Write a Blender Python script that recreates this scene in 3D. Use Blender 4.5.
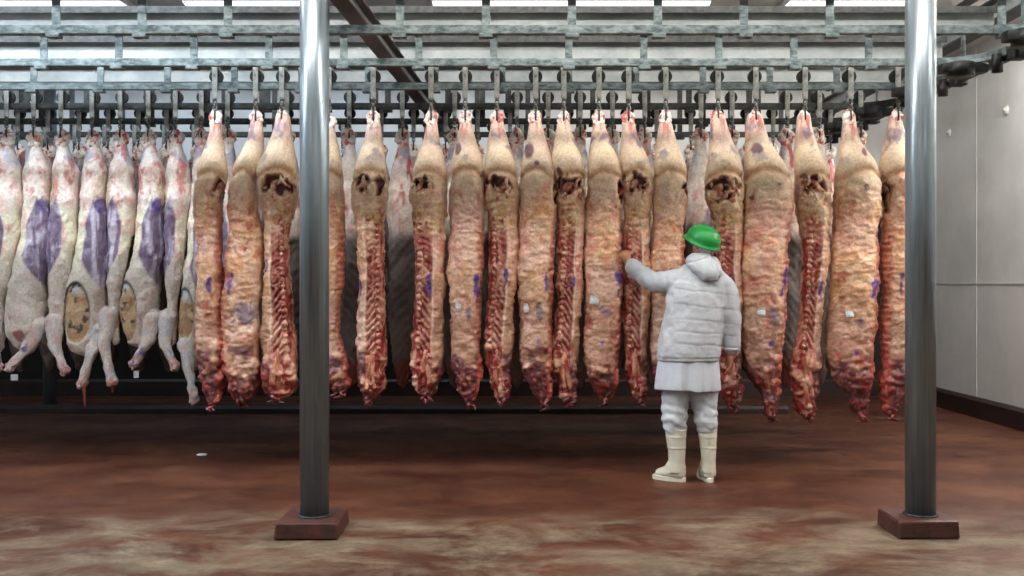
import bpy, bmesh, math, random
import numpy as np
from mathutils import Vector, Matrix

random.seed(7)
sc = bpy.context.scene
for o in list(bpy.data.objects):
    bpy.data.objects.remove(o)
C = sc.collection

# ------------------------------------------------------------------ camera, world, exposure
EYE = 1.41
FPX = 995.0
cam_d = bpy.data.cameras.new('camera')
cam_d.sensor_width = 36.0
cam_d.lens = FPX / 1024 * 36.0
cam_d.shift_y = -4.0 / 1024
cam_d.clip_start = 0.05
cam = bpy.data.objects.new('camera', cam_d)
cam.location = (0, 0, EYE)
cam.rotation_euler = (math.pi / 2, 0, 0)
C.objects.link(cam)
sc.camera = cam

world = bpy.data.worlds.new('world')
sc.world = world
world.use_nodes = True
world.node_tree.nodes['Background'].inputs[0].default_value = (0.6, 0.65, 0.7, 1)
world.node_tree.nodes['Background'].inputs[1].default_value = 0.02

sc.view_settings.view_transform = 'Standard'
sc.view_settings.look = 'None'
sc.view_settings.gamma = 1.0
sc.view_settings.use_curve_mapping = False
sc.view_settings.exposure = 0.5

COOL = (0.80, 0.90, 1.0)
COOL2 = (0.62, 0.80, 1.0)
NEUT = (1.0, 0.965, 0.91)
CEIL = 3.95
# ceiling strip lights and added wall fills: x, y, strength, tint
LIGHTS = []
for lx, st in ((-5.0, 48), (-3.2, 46), (-1.4, 37), (0.4, 34), (2.2, 34), (4.1, 36)):
    LIGHTS.append((lx, 4.95, st, COOL if lx < -2 else NEUT))
for lx, st in ((-5.6, 46), (-4.0, 46), (-2.4, 26), (-0.8, 14), (0.8, 13), (2.4, 13)):
    LIGHTS.append((lx, 6.33, st, COOL if lx < -2 else NEUT))
for ly in (6.9, 8.4):
    LIGHTS.append((4.35, ly, 78.0, NEUT))  # added out of view to brighten the right side wall
for lx in (-3.4, 0.2, 3.4):
    LIGHTS.append((lx, 1.0, 12.0, NEUT))
for lx in (-3.0, 3.0):
    LIGHTS.append((lx, -2.2, 8.0, NEUT))
BACK_LIGHTS = [(-4.05, COOL), (-2.30, COOL), (-0.1, NEUT), (1.15, NEUT), (3.05, NEUT)]
for lx, t in BACK_LIGHTS:
    LIGHTS.append((lx, 8.98, 1.7, t))
WALL_FILLS = [(-5.6, COOL2), (-3.9, COOL2), (-2.2, COOL2), (-0.5, COOL), (1.2, NEUT), (2.9, NEUT)]
for lx, t in WALL_FILLS:
    LIGHTS.append((lx, 11.9, 8.0, t))  # added row that brightens the top of the back wall


def lin(c):
    a = np.array(c, dtype=float) / 255.0
    return np.where(a <= 0.04045, a / 12.92, ((a + 0.055) / 1.055) ** 2.4)


def X_(px, d):
    return (px - 512.0) / FPX * d


def Z_(py, d):
    return EYE + (284.0 - py) / FPX * d


# ------------------------------------------------------------------ numpy noise
def _hash(ix, iy, iz, seed):
    h = (ix * 374761393 + iy * 668265263 + iz * 2147483647 + seed * 1274126177) & 0xFFFFFFFF
    h = ((h ^ (h >> 13)) * 1274126177) & 0xFFFFFFFF
    h = (h ^ (h >> 16)) & 0xFFFF
    return h.astype(np.float64) / 32767.5 - 1.0


def vnoise(P, seed=0):
    P = np.asarray(P, dtype=np.float64)
    i = np.floor(P).astype(np.int64)
    f = P - i
    u = f * f * (3 - 2 * f)
    r = 0
    for dx in (0, 1):
        wx = u[..., 0] if dx else 1 - u[..., 0]
        for dy in (0, 1):
            wy = u[..., 1] if dy else 1 - u[..., 1]
            for dz in (0, 1):
                wz = u[..., 2] if dz else 1 - u[..., 2]
                r = r + wx * wy * wz * _hash(i[..., 0] + dx, i[..., 1] + dy, i[..., 2] + dz, seed)
    return r


def fbm(P, seed=0, octv=3):
    P = np.asarray(P, dtype=np.float64)
    r, a, s = 0, 1.0, 0
    P = P + .35 * np.stack([vnoise(P * .9 + 5.2, seed + 901), vnoise(P * .9 + 1.7, seed + 902), vnoise(P * .9 + 8.1, seed + 903)], -1)
    for k in range(octv):
        r = r + a * vnoise(P * (2.03 ** k) + 17.3 * k, seed + 31 * k)
        s += a
        a *= 0.5
    return r / s * 1.5


def sst(a, b, x):
    t = np.clip((x - a) / (b - a), 0, 1)
    return t * t * (3 - 2 * t)


def mix(c0, c1, w):
    w = np.clip(np.asarray(w), 0, 1)[..., None]
    return c0 * (1 - w) + c1 * w


# ------------------------------------------------------------------ materials
def new_mat(name):
    m = bpy.data.materials.new(name)
    m.use_nodes = True
    nt = m.node_tree
    return m, nt, nt.nodes['Principled BSDF']


def simple_mat(name, rgb, rough=0.5, metal=0.0, noise=0.0, scale=20.0, bump=0.0, bscale=60.0, rgb2=None, stretch=None, coat=0.0):
    m, nt, b = new_mat(name)
    c = lin(rgb)
    b.inputs['Roughness'].default_value = rough
    b.inputs['Metallic'].default_value = metal
    if coat:
        b.inputs['Coat Weight'].default_value = coat
    tc = nt.nodes.new('ShaderNodeTexCoord')
    vec = tc.outputs['Object']
    if stretch:
        mp = nt.nodes.new('ShaderNodeMapping')
        mp.inputs['Scale'].default_value = stretch
        nt.links.new(vec, mp.inputs['Vector'])
        vec = mp.outputs['Vector']
    if noise > 0 or rgb2 is not None:
        n = nt.nodes.new('ShaderNodeTexNoise')
        n.inputs['Scale'].default_value = scale
        n.inputs['Detail'].default_value = 5
        n.inputs['Roughness'].default_value = 0.65
        nt.links.new(vec, n.inputs['Vector'])
        r = nt.nodes.new('ShaderNodeValToRGB')
        c2 = lin(rgb2) if rgb2 is not None else np.clip(c * (1 - noise), 0, 1)
        r.color_ramp.elements[0].position = 0.36
        r.color_ramp.elements[1].position = 0.64
        r.color_ramp.elements[0].color = (*c2, 1)
        r.color_ramp.elements[1].color = (*c, 1)
        nt.links.new(n.outputs['Fac'], r.inputs['Fac'])
        nt.links.new(r.outputs['Color'], b.inputs['Base Color'])
    else:
        b.inputs['Base Color'].default_value = (*c, 1)
    if bump > 0:
        n2 = nt.nodes.new('ShaderNodeTexNoise')
        n2.inputs['Scale'].default_value = bscale
        n2.inputs['Detail'].default_value = 4
        nt.links.new(vec, n2.inputs['Vector'])
        bp = nt.nodes.new('ShaderNodeBump')
        bp.inputs['Strength'].default_value = bump
        bp.inputs['Distance'].default_value = 0.01
        nt.links.new(n2.outputs['Fac'], bp.inputs['Height'])
        nt.links.new(bp.outputs['Normal'], b.inputs['Normal'])
    return m


def flesh_mat(name, rough=0.40, bump=0.32, spec=0.5):
    m, nt, b = new_mat(name)
    at = nt.nodes.new('ShaderNodeAttribute')
    at.attribute_name = 'flesh'
    tc = nt.nodes.new('ShaderNodeTexCoord')
    n = nt.nodes.new('ShaderNodeTexNoise')
    n.inputs['Scale'].default_value = 55
    n.inputs['Detail'].default_value = 5
    nt.links.new(tc.outputs['Object'], n.inputs['Vector'])
    mr = nt.nodes.new('ShaderNodeMapRange')
    mr.inputs[1].default_value = 0.3
    mr.inputs[2].default_value = 0.7
    mr.inputs[3].default_value = 0.80
    mr.inputs[4].default_value = 1.16
    nt.links.new(n.outputs['Fac'], mr.inputs[0])
    mx = nt.nodes.new('ShaderNodeVectorMath')
    mx.operation = 'SCALE'
    nt.links.new(at.outputs['Color'], mx.inputs[0])
    nt.links.new(mr.outputs[0], mx.inputs['Scale'])
    nt.links.new(mx.outputs[0], b.inputs['Base Color'])
    b.inputs['Roughness'].default_value = rough
    b.inputs['Specular IOR Level'].default_value = spec
    bp = nt.nodes.new('ShaderNodeBump')
    bp.inputs['Strength'].default_value = bump
    bp.inputs['Distance'].default_value = 0.012
    nt.links.new(n.outputs['Fac'], bp.inputs['Height'])
    nt.links.new(bp.outputs['Normal'], b.inputs['Normal'])
    return m


M = {}
M['flesh'] = flesh_mat('flesh')
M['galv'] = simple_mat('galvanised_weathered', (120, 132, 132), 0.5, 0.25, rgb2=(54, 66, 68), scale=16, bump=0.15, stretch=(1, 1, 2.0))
M['web'] = simple_mat('beam_web', (158, 162, 160), 0.45, 0.1, rgb2=(126, 131, 131), scale=3.5, bump=0.05)
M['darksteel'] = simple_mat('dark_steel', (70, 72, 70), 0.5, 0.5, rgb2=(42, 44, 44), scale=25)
M['strap'] = simple_mat('trolley_strap', (168, 170, 164), 0.5, 0.2, rgb2=(120, 122, 118), scale=18)
M['wheel'] = simple_mat('trolley_wheel', (44, 45, 44), 0.5, 0.4, rgb2=(24, 25, 25), scale=30)
M['chain'] = simple_mat('chain', (150, 150, 146), 0.35, 0.8, rgb2=(80, 80, 78), scale=40)
M['post'] = simple_mat('brushed_steel', (134, 145, 151), 0.30, 0.5, rgb2=(108, 119, 126), scale=4.0, stretch=(14, 14, 0.5), bump=0.02)
M['maroon_steel'] = simple_mat('maroon_steel', (62, 40, 36), 0.5, 0.1, rgb2=(44, 28, 26), scale=6)
M['plinth'] = simple_mat('plinth_paint', (86, 44, 38), 0.5, 0.0, rgb2=(52, 32, 28), scale=14, bump=0.3, bscale=40)
M['kerb'] = simple_mat('kerb_paint', (48, 29, 26), 0.5, 0.0, rgb2=(30, 18, 17), scale=5, bump=0.2)
M['wall_white'] = simple_mat('wall_panel', (214, 213, 210), 0.4, 0.0, rgb2=(198, 198, 196), scale=1.6)
M['shade_panel'] = simple_mat('painted_shade', (26, 22, 21), 0.7, rgb2=(19, 16, 16), scale=3)  # near-black colour stands in for the shade at the back
M['seam'] = simple_mat('seam', (196, 194, 190), 0.4)
M['ceil'] = simple_mat('ceiling_panel', (212, 210, 208), 0.5, 0.0, rgb2=(196, 194, 194), scale=1.5)
M['paper'] = simple_mat('paper', (225, 228, 230), 0.5, rgb2=(175, 182, 188), scale=90)
M['housing'] = simple_mat('lamp_housing', (200, 200, 200), 0.4)
M['jacket'] = simple_mat('quilted_jacket', (180, 183, 188), 0.75, rgb2=(166, 170, 176), scale=9, bump=0.12, bscale=45)
M['smock'] = simple_mat('cotton_smock', (192, 197, 206), 0.8, rgb2=(180, 186, 195), scale=7, bump=0.15, bscale=35)
M['trouser'] = simple_mat('cotton_trousers', (194, 199, 205), 0.8, rgb2=(180, 186, 192), scale=8, bump=0.2, bscale=30)
M['boot'] = simple_mat('rubber_boot', (216, 213, 196), 0.42, rgb2=(204, 200, 180), scale=9)
M['helmet'] = simple_mat('green_plastic', (20, 150, 66), 0.36, rgb2=(16, 138, 58), scale=4)
M['skin'] = simple_mat('skin', (176, 122, 92), 0.55, rgb2=(158, 102, 76), scale=25)
M['hair'] = simple_mat('hair', (92, 84, 78), 0.7, rgb2=(62, 56, 52), scale=60)
M['probe'] = simple_mat('probe_steel', (70, 70, 72), 0.3, 0.8)


def hairnet_mat():
    m, nt, b = new_mat('hair_net')
    b.inputs['Base Color'].default_value = (*lin((225, 228, 230)), 1)
    b.inputs['Roughness'].default_value = 0.7
    tc = nt.nodes.new('ShaderNodeTexCoord')
    v = nt.nodes.new('ShaderNodeTexVoronoi')
    v.feature = 'DISTANCE_TO_EDGE'
    v.inputs['Scale'].default_value = 75
    nt.links.new(tc.outputs['Object'], v.inputs['Vector'])
    mr = nt.nodes.new('ShaderNodeMapRange')
    mr.inputs[1].default_value = 0.0
    mr.inputs[2].default_value = 0.16
    mr.inputs[3].default_value = 0.95
    mr.inputs[4].default_value = 0.62
    nt.links.new(v.outputs['Distance'], mr.inputs[0])
    nt.links.new(mr.outputs[0], b.inputs['Alpha'])
    return m


M['hairnet'] = hairnet_mat()


def emit_mat(name, rgb, s):
    m = bpy.data.materials.new(name)
    m.use_nodes = True
    nt = m.node_tree
    nt.nodes.clear()
    e = nt.nodes.new('ShaderNodeEmission')
    e.inputs[0].default_value = (*rgb, 1)
    e.inputs[1].default_value = s
    o = nt.nodes.new('ShaderNodeOutputMaterial')
    nt.links.new(e.outputs[0], o.inputs[0])
    return m


def floor_mat():
    m, nt, b = new_mat('painted_concrete_floor')
    N, L = nt.nodes, nt.links
    tc = N.new('ShaderNodeTexCoord')

    def mapped(scale):
        mp = N.new('ShaderNodeMapping')
        mp.inputs['Scale'].default_value = scale
        L.new(tc.outputs['Object'], mp.inputs['Vector'])
        return mp.outputs['Vector']

    def noise(vec, scale, detail=6, rough=0.6, dist=0.0):
        n = N.new('ShaderNodeTexNoise')
        n.inputs['Scale'].default_value = scale
        n.inputs['Detail'].default_value = detail
        n.inputs['Roughness'].default_value = rough
        n.inputs['Distortion'].default_value = dist
        L.new(vec, n.inputs['Vector'])
        return n.outputs['Fac']

    def ramp(fac, p0, c0, p1, c1):
        r = N.new('ShaderNodeValToRGB')
        r.color_ramp.elements[0].position = p0
        r.color_ramp.elements[1].position = p1
        r.color_ramp.elements[0].color = (*c0, 1)
        r.color_ramp.elements[1].color = (*c1, 1)
        L.new(fac, r.inputs['Fac'])
        return r.outputs['Color']

    def mixc(fac, a, bb):
        mx = N.new('ShaderNodeMix')
        mx.data_type = 'RGBA'
        L.new(fac, mx.inputs['Factor'])
        L.new(a, mx.inputs['A'])
        L.new(bb, mx.inputs['B'])
        return mx.outputs['Result']

    def math_(op, a, bb):
        mt = N.new('ShaderNodeMath')
        mt.operation = op
        for k, v in enumerate((a, bb)):
            if isinstance(v, (int, float)):
                mt.inputs[k].default_value = v
            else:
                L.new(v, mt.inputs[k])
        return mt.outputs[0]

    wide = mapped((0.75, 1.0, 1.0))
    base = ramp(noise(wide, 1.6, 7, 0.65, 0.4), 0.38, lin((62, 32, 22)), 0.64, lin((90, 54, 37)))
    worn = ramp(noise(wide, 5.0, 6, 0.7), 0.35, lin((98, 86, 70)), 0.7, lin((138, 126, 106)))
    # the paint is worn through to concrete along the walkway between the posts
    sp = N.new('ShaderNodeSeparateXYZ')
    L.new(tc.outputs['Object'], sp.inputs[0])
    band = N.new('ShaderNodeMapRange')
    band.interpolation_type = 'SMOOTHSTEP'
    band.inputs[1].default_value = 6.35
    band.inputs[2].default_value = 5.75
    L.new(math_('ADD', sp.outputs['Y'], math_('MULTIPLY', math_('SUBTRACT', noise(wide, 1.1, 3), 0.5), 1.6)), band.inputs[0])
    patch = math_('MULTIPLY', band.outputs[0], ramp(noise(mapped((0.8, 1.2, 1)), 1.9, 8, 0.75, 0.5), 0.42, (0, 0, 0), 0.60, (1, 1, 1)))
    col = mixc(math_('MULTIPLY', patch, 0.8), base, worn)
    thin = ramp(noise(mapped((0.8, 1.3, 1)), 2.3, 9, 0.8, 0.5), 0.55, (0, 0, 0), 0.72, (1, 1, 1))
    col = mixc(math_('MULTIPLY', thin, 0.34), col, worn)
    # dark wet stains
    st = ramp(noise(mapped((0.8, 1.2, 1)), 2.1, 8, 0.75, 0.9), 0.58, (0, 0, 0), 0.70, (1, 1, 1))
    dk = N.new('ShaderNodeRGB')
    dk.outputs[0].default_value = (*lin((48, 22, 18)), 1)
    col = mixc(math_('MULTIPLY', st, 0.65), col, dk.outputs[0])
    # small drips under the hanging row
    v = ramp(noise(mapped((1.0, 1.5, 1)), 7.5, 3, 0.5, 0.3), 0.62, (0, 0, 0), 0.645, (1, 1, 1))
    db = N.new('ShaderNodeMapRange')
    db.inputs[1].default_value = 7.6
    db.inputs[2].default_value = 7.9
    L.new(sp.outputs['Y'], db.inputs[0])
    bl = N.new('ShaderNodeRGB')
    bl.outputs[0].default_value = (*lin((34, 12, 10)), 1)
    col = mixc(math_('MULTIPLY', v, db.outputs[0]), col, bl.outputs[0])
    fine = noise(tc.outputs['Object'], 26, 9, 0.8)
    sc_ = N.new('ShaderNodeVectorMath')
    sc_.operation = 'SCALE'
    L.new(col, sc_.inputs[0])
    L.new(math_('ADD', math_('MULTIPLY', fine, 1.3), 0.35), sc_.inputs['Scale'])
    L.new(sc_.outputs[0], b.inputs['Base Color'])
    rr = N.new('ShaderNodeMapRange')
    rr.inputs[1].default_value = 0.35
    rr.inputs[2].default_value = 0.65
    rr.inputs[3].default_value = 0.38
    rr.inputs[4].default_value = 0.62
    L.new(noise(wide, 2.4, 5), rr.inputs[0])
    L.new(rr.outputs[0], b.inputs['Roughness'])
    b.inputs['Specular IOR Level'].default_value = 0.24
    bp = N.new('ShaderNodeBump')
    bp.inputs['Strength'].default_value = 0.25
    bp.inputs['Distance'].default_value = 0.01
    L.new(noise(tc.outputs['Object'], 22, 6, 0.7), bp.inputs['Height'])
    L.new(bp.outputs['Normal'], b.inputs['Normal'])
    return m


M['floor'] = floor_mat()


# ------------------------------------------------------------------ object helpers
def tag(o, label, cat, group=None, kind=None):
    o['label'] = label
    o['category'] = cat
    if group:
        o['group'] = group
    if kind:
        o['kind'] = kind
    return o


def empty(name, loc):
    o = bpy.data.objects.new(name, None)
    o.empty_display_size = 0.1
    o.location = loc
    C.objects.link(o)
    return o


def link_mesh(name, me, mat, parent=None, loc=None, smooth=True):
    if mat is not None:
        me.materials.clear()
        me.materials.append(mat)
    o = bpy.data.objects.new(name, me)
    C.objects.link(o)
    if parent is not None:
        o.parent = parent
    if loc is not None:
        o.location = loc
    if smooth:
        me.polygons.foreach_set('use_smooth', [True] * len(me.polygons))
    return o


def from_bm(name, bm, mat, parent=None, smooth=False, off=None):
    """world-space bmesh -> object; coordinates are made local to `off` (defaults to the parent's location)"""
    bmesh.ops.recalc_face_normals(bm, faces=bm.faces)
    me = bpy.data.meshes.new(name)
    o_ = Vector(off) if off is not None else (Vector(parent_loc(parent)) if parent is not None else None)
    if o_ is not None:
        for v in bm.verts:
            v.co -= o_
    bm.to_mesh(me)
    bm.free()
    ob = link_mesh(name, me, mat, parent, None, smooth)
    if parent is None and o_ is not None:
        ob.location = o_
    return ob


def parent_loc(p):
    l = Vector((0, 0, 0))
    while p is not None:
        l += p.location
        p = p.parent
    return l


def add_box(bm, x0, x1, y0, y1, z0, z1, bevel=0.0):
    r = bmesh.ops.create_cube(bm, size=1.0)
    vs = r['verts']
    for v in vs:
        v.co = Vector(((x0 + x1) / 2 + v.co.x * (x1 - x0), (y0 + y1) / 2 + v.co.y * (y1 - y0), (z0 + z1) / 2 + v.co.z * (z1 - z0)))
    if bevel > 0:
        es = list({e for v in vs for e in v.link_edges})
        bmesh.ops.bevel(bm, geom=es, offset=bevel, segments=2, affect='EDGES', profile=0.5)


def add_cyl(bm, p0, p1, r0, r1=None, seg=20, caps=True):
    r1 = r0 if r1 is None else r1
    p0, p1 = Vector(p0), Vector(p1)
    d = p1 - p0
    res = bmesh.ops.create_cone(bm, cap_ends=caps, cap_tris=False, segments=seg, radius1=r0, radius2=r1, depth=d.length)
    q = d.to_track_quat('Z', 'Y').to_matrix().to_4x4()
    bmesh.ops.transform(bm, matrix=Matrix.Translation((p0 + p1) / 2) @ q, verts=res['verts'])
    return res['verts']


def add_ball(bm, c, r, sub=2, rot=None):
    res = bmesh.ops.create_icosphere(bm, subdivisions=sub, radius=1.0)
    m = Matrix.Diagonal((r[0], r[1], r[2], 1))
    if rot is not None:
        m = rot.to_4x4() @ m
    bmesh.ops.transform(bm, matrix=Matrix.Translation(c) @ m, verts=res['verts'])
    return res['verts']


def add_tube(bm, pts, radii, seg=12, flat=None, closed=False):
    """smooth tube through pts with a radius for each; rounded ends; flat=(axis vector, factor) squashes the section"""
    P = [Vector(p) for p in pts]
    n = len(P)
    if not hasattr(radii, '__len__'):
        radii = [radii] * n
    # catmull-rom refinement
    Q, R = [], []
    sub = 4
    for i in range(n if closed else n - 1):
        p0 = P[(i - 1) % n] if (closed or i > 0) else P[i]
        p1, p2 = P[i], P[(i + 1) % n]
        p3 = P[(i + 2) % n] if (closed or i + 2 < n) else p2
        ra, rb = radii[i], radii[(i + 1) % n]
        for k in range(sub):
            t = k / sub
            Q.append(0.5 * ((2 * p1) + (-p0 + p2) * t + (2 * p0 - 5 * p1 + 4 * p2 - p3) * t * t + (-p0 + 3 * p1 - 3 * p2 + p3) * t ** 3))
            R.append(ra + (rb - ra) * t)
    if not closed:
        Q.append(P[-1])
        R.append(radii[-1])
    m = len(Q)
    T = []
    for i in range(m):
        a = Q[(i - 1) % m] if (closed or i > 0) else Q[i]
        b_ = Q[(i + 1) % m] if (closed or i < m - 1) else Q[i]
        T.append((b_ - a).normalized())
    if not closed:
        q0, qn, r0, rn, t0, tn = Q[0], Q[-1], R[0], R[-1], T[0], T[-1]
        ang = [0.35, 0.75, 1.2]
        Q = [q0 - t0 * r0 * math.sin(a) for a in reversed(ang)] + Q + [qn + tn * rn * math.sin(a) for a in ang]
        R = [r0 * math.cos(a) for a in reversed(ang)] + R + [rn * math.cos(a) for a in ang]
        T = [t0] * 3 + T + [tn] * 3
        m = len(Q)
    up = Vector((0, 0, 1)) if abs(T[0].z) < 0.9 else Vector((0, 1, 0))
    nrm = (up - T[0] * up.dot(T[0])).normalized()
    rings = []
    for i in range(m):
        nrm = (nrm - T[i] * nrm.dot(T[i])).normalized()
        bn = T[i].cross(nrm)
        ring = []
        for k in range(seg):
            a = 2 * math.pi * k / seg
            off = (nrm * math.cos(a) + bn * math.sin(a)) * R[i]
            if flat is not None:
                ax = Vector(flat[0])
                off = off - ax * off.dot(ax) * (1 - flat[1])
            ring.append(bm.verts.new(Q[i] + off))
        rings.append(ring)
    for i in range(m if closed else m - 1):
        a, b_ = rings[i], rings[(i + 1) % m]
        for k in range(seg):
            bm.faces.new((a[k], a[(k + 1) % seg], b_[(k + 1) % seg], b_[k]))
    if not closed:
        bm.faces.new(list(reversed(rings[0])))
        bm.faces.new(rings[-1])


def add_loft(bm, rings, seg=32, cap0=True, cap1=True, expo=0.9):
    """rings: (cx, cy, z, half width, half depth)"""
    rr = []
    for (cx, cy, z, w, d) in rings:
        r = []
        for k in range(seg):
            a = 2 * math.pi * k / seg
            c, s = math.cos(a), math.sin(a)
            r.append(bm.verts.new((cx + w * math.copysign(abs(c) ** expo, c), cy + d * math.copysign(abs(s) ** expo, s), z)))
        rr.append(r)
    for i in range(len(rr) - 1):
        for k in range(seg):
            bm.faces.new((rr[i][k], rr[i][(k + 1) % seg], rr[i + 1][(k + 1) % seg], rr[i + 1][k]))
    if cap0:
        bm.faces.new(list(reversed(rr[0])))
    if cap1:
        bm.faces.new(rr[-1])


def remesh(bm, voxel, smooth_iter=4):
    """union of closed shapes -> one continuous surface (numpy verts, faces)"""
    bmesh.ops.recalc_face_normals(bm, faces=bm.faces)
    me = bpy.data.meshes.new('tmp')
    bm.to_mesh(me)
    bm.free()
    o = bpy.data.objects.new('tmp', me)
    C.objects.link(o)
    md = o.modifiers.new('r', 'REMESH')
    md.mode = 'VOXEL'
    md.voxel_size = voxel
    if smooth_iter:
        ms = o.modifiers.new('s', 'SMOOTH')
        ms.factor = 0.5
        ms.iterations = smooth_iter
    dg = bpy.context.evaluated_depsgraph_get()
    dg.update()
    res = bpy.data.meshes.new_from_object(o.evaluated_get(dg))
    bpy.data.objects.remove(o)
    bpy.data.meshes.remove(me)
    return res


def displace_mesh(me, fn):
    n = len(me.vertices)
    co = np.empty(n * 3)
    me.vertices.foreach_get('co', co)
    co = co.reshape(-1, 3)
    no = np.empty(n * 3)
    me.vertices.foreach_get('normal', no)
    no = no.reshape(-1, 3)
    co = co + no * fn(co, no)[:, None]
    me.vertices.foreach_set('co', co.ravel())
    me.update()


def set_colors(me, col):
    at = me.color_attributes.new('flesh', 'FLOAT_COLOR', 'POINT')
    rgba = np.ones((len(me.vertices), 4))
    rgba[:, :3] = np.clip(col, 0, 1)
    at.data.foreach_set('color', rgba.ravel())


# ------------------------------------------------------------------ the room shell
XR, XL, YB, YF = 4.95, -7.2, 12.6, -4.0


def struct(name, boxes, mat, label=None, cat=None):
    bm = bmesh.new()
    for b in boxes:
        add_box(bm, *b)
    o = from_bm(name, bm, mat)
    o['kind'] = 'structure'
    if label:
        o['label'] = label
        o['category'] = cat
    return o


struct('floor', [(XL - .2, XR + .2, YF - .2, YB + .2, -0.2, 0.0)], M['floor'], 'red brown painted concrete floor with worn pale patches', 'floor')
struct('ceiling', [(XL - .2, XR + .2, YF - .2, YB + .2, CEIL, CEIL + .2)], M['ceil'], 'pale panelled ceiling above the rails', 'ceiling')
struct('wall_right', [(XR, XR + .2, YF, YB, 0, CEIL)], M['wall_white'], 'white panelled side wall with bolts and a seam', 'wall')
struct('wall_left', [(XL - .2, XL, YF, YB, 0, CEIL)], M['wall_white'], 'white panelled wall at the far left side', 'wall')
struct('wall_back', [(XL - .2, XR + .2, YB, YB + .2, 0, CEIL)], M['wall_white'], 'white wall behind all the hanging rows', 'wall')
struct('wall_front', [(XL - .2, XR + .2, YF - .2, YF, 0, CEIL)], M['wall_white'], 'white wall opposite the hanging rows', 'wall')


def kerb(name, pts, h, label):
    """chamfered kerb: profile swept between two points"""
    bm = bmesh.new()
    (x0, y0), (x1, y1), (nx, ny), w = pts
    prof = [(0, 0), (w, 0), (w, h - 0.03), (w - 0.03, h), (0, h)]
    rs = []
    for (x, y) in ((x0, y0), (x1, y1)):
        rs.append([bm.verts.new((x + nx * a, y + ny * a, z)) for a, z in prof])
    n = len(prof)
    for k in range(n):
        bm.faces.new((rs[0][k], rs[0][(k + 1) % n], rs[1][(k + 1) % n], rs[1][k]))
    bm.faces.new(rs[0])
    bm.faces.new(list(reversed(rs[1])))
    o = from_bm(name, bm, M['kerb'])
    o['kind'] = 'structure'
    o['label'] = label
    o['category'] = 'kerb'
    return o


kerb('baseboard_right', ((XR, YF), (XR, YB), (-1, 0), 0.07), 0.21, 'dark brown kerb along the foot of the white side wall')
kerb('baseboard_back', ((XL, YB), (XR - .07, YB), (0, -1), 0.07), 0.21, 'dark brown kerb along the foot of the back wall')
kerb('trim_1', ((XL, 10.95), (3.0, 10.95), (0, -1), 0.16), 0.085, 'low dark kerb across the floor behind the carcasses')
struct('trim_9', [(XL, XR, YB - .03, YB, .21, 2.25)], M['shade_panel'], 'added dark sheet painting deep shade on the lower back wall', 'shade sheet')  # added sheet, paints the black depth behind the rows onto the wall
# panel seams and bolts on the side wall
sb = [(XR - .006, XR, YF, YB, EYE - .004, EYE + .012)]
struct('trim_2', sb, M['seam'], 'pale horizontal seam strip along the white side wall', 'seam')
for k, y in enumerate((4.2, 7.1, 10.6)):
    struct('trim_%d' % (3 + k), [(XR - .004, XR, y, y + .012, .21, CEIL)], M['seam'], ['', 'upright seam between white wall panels', 'far upright seam between white wall panels'][k] or 'upright seam in the side wall nearest the camera', 'seam')
for k, (y, z, w_) in enumerate(((9.95, Z_(110, 9.95), 'upper'), (11.25, Z_(133, 11.25), 'further'))):
    bm = bmesh.new()
    add_ball(bm, (XR - .008, y, z), (.02, .04, .05), 2)
    add_cyl(bm, (XR, y, z), (XR - .035, y, z), .016, seg=12)
    tag(from_bm('wall_bolt', bm, M['seam'], None, True, (XR, y, z)), 'small white bolt cap on the side wall, the %s one' % ('nearer' if k == 0 else 'farther'), 'bolt')

# ceiling fixtures and added wall fills
for i, (lx, ly, s, t) in enumerate(LIGHTS):
    root = empty('strip_light', (lx, ly, CEIL))  # same build serves the added wall fills
    bm = bmesh.new()
    hw_ = .26 if 8.9 < ly < 9.1 else .15
    add_box(bm, lx - .62, lx + .62, ly - hw_, ly + hw_, CEIL - .05, CEIL, .01)
    from_bm('housing', bm, M['housing'], root)
    bm = bmesh.new()
    dz = .09 if ly < 8 else .02
    n_ = 14
    ra, rb = [], []
    for k in range(n_ + 1):
        a = math.pi * k / n_
        cy_, cz_ = -(hw_ - .03) * math.cos(a), -.03 - dz * math.sin(a)
        ra.append(bm.verts.new((lx - .6, ly + cy_, CEIL - .05 + cz_ + .03)))
        rb.append(bm.verts.new((lx + .6, ly + cy_, CEIL - .05 + cz_ + .03)))
    for k in range(n_):
        bm.faces.new((ra[k], ra[k + 1], rb[k + 1], rb[k]))
    bm.faces.new(ra)
    bm.faces.new(list(reversed(rb)))
    bm.faces.new((ra[0], ra[-1], rb[-1], rb[0]))
    from_bm('diffuser', bm, emit_mat('lamp_glow', t, s), root)
    vis = 8.9 < ly < 9.1
    pos = ['far left', 'second from left', 'centre', 'centre right', 'far right']
    if vis:
        k = i - (len(LIGHTS) - 5 - len(WALL_FILLS))
        tag(root, 'glowing strip light on the ceiling above the rails, %s one of five' % pos[k], 'ceiling light', 'strip lights above the rails')
    else:
        if ly > 9.1:
            tag(root, 'added fill light brightening the back wall behind the rails', 'ceiling light', 'added fill lights by the back wall')
        elif lx > 4.2:
            tag(root, 'added fill light under the ceiling, brightening the white side wall', 'ceiling light', 'added fill lights by the side wall')
        else:
            tag(root, 'strip light on the ceiling in front of the hanging rows', 'ceiling light', 'strip lights over the walkway')

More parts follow.
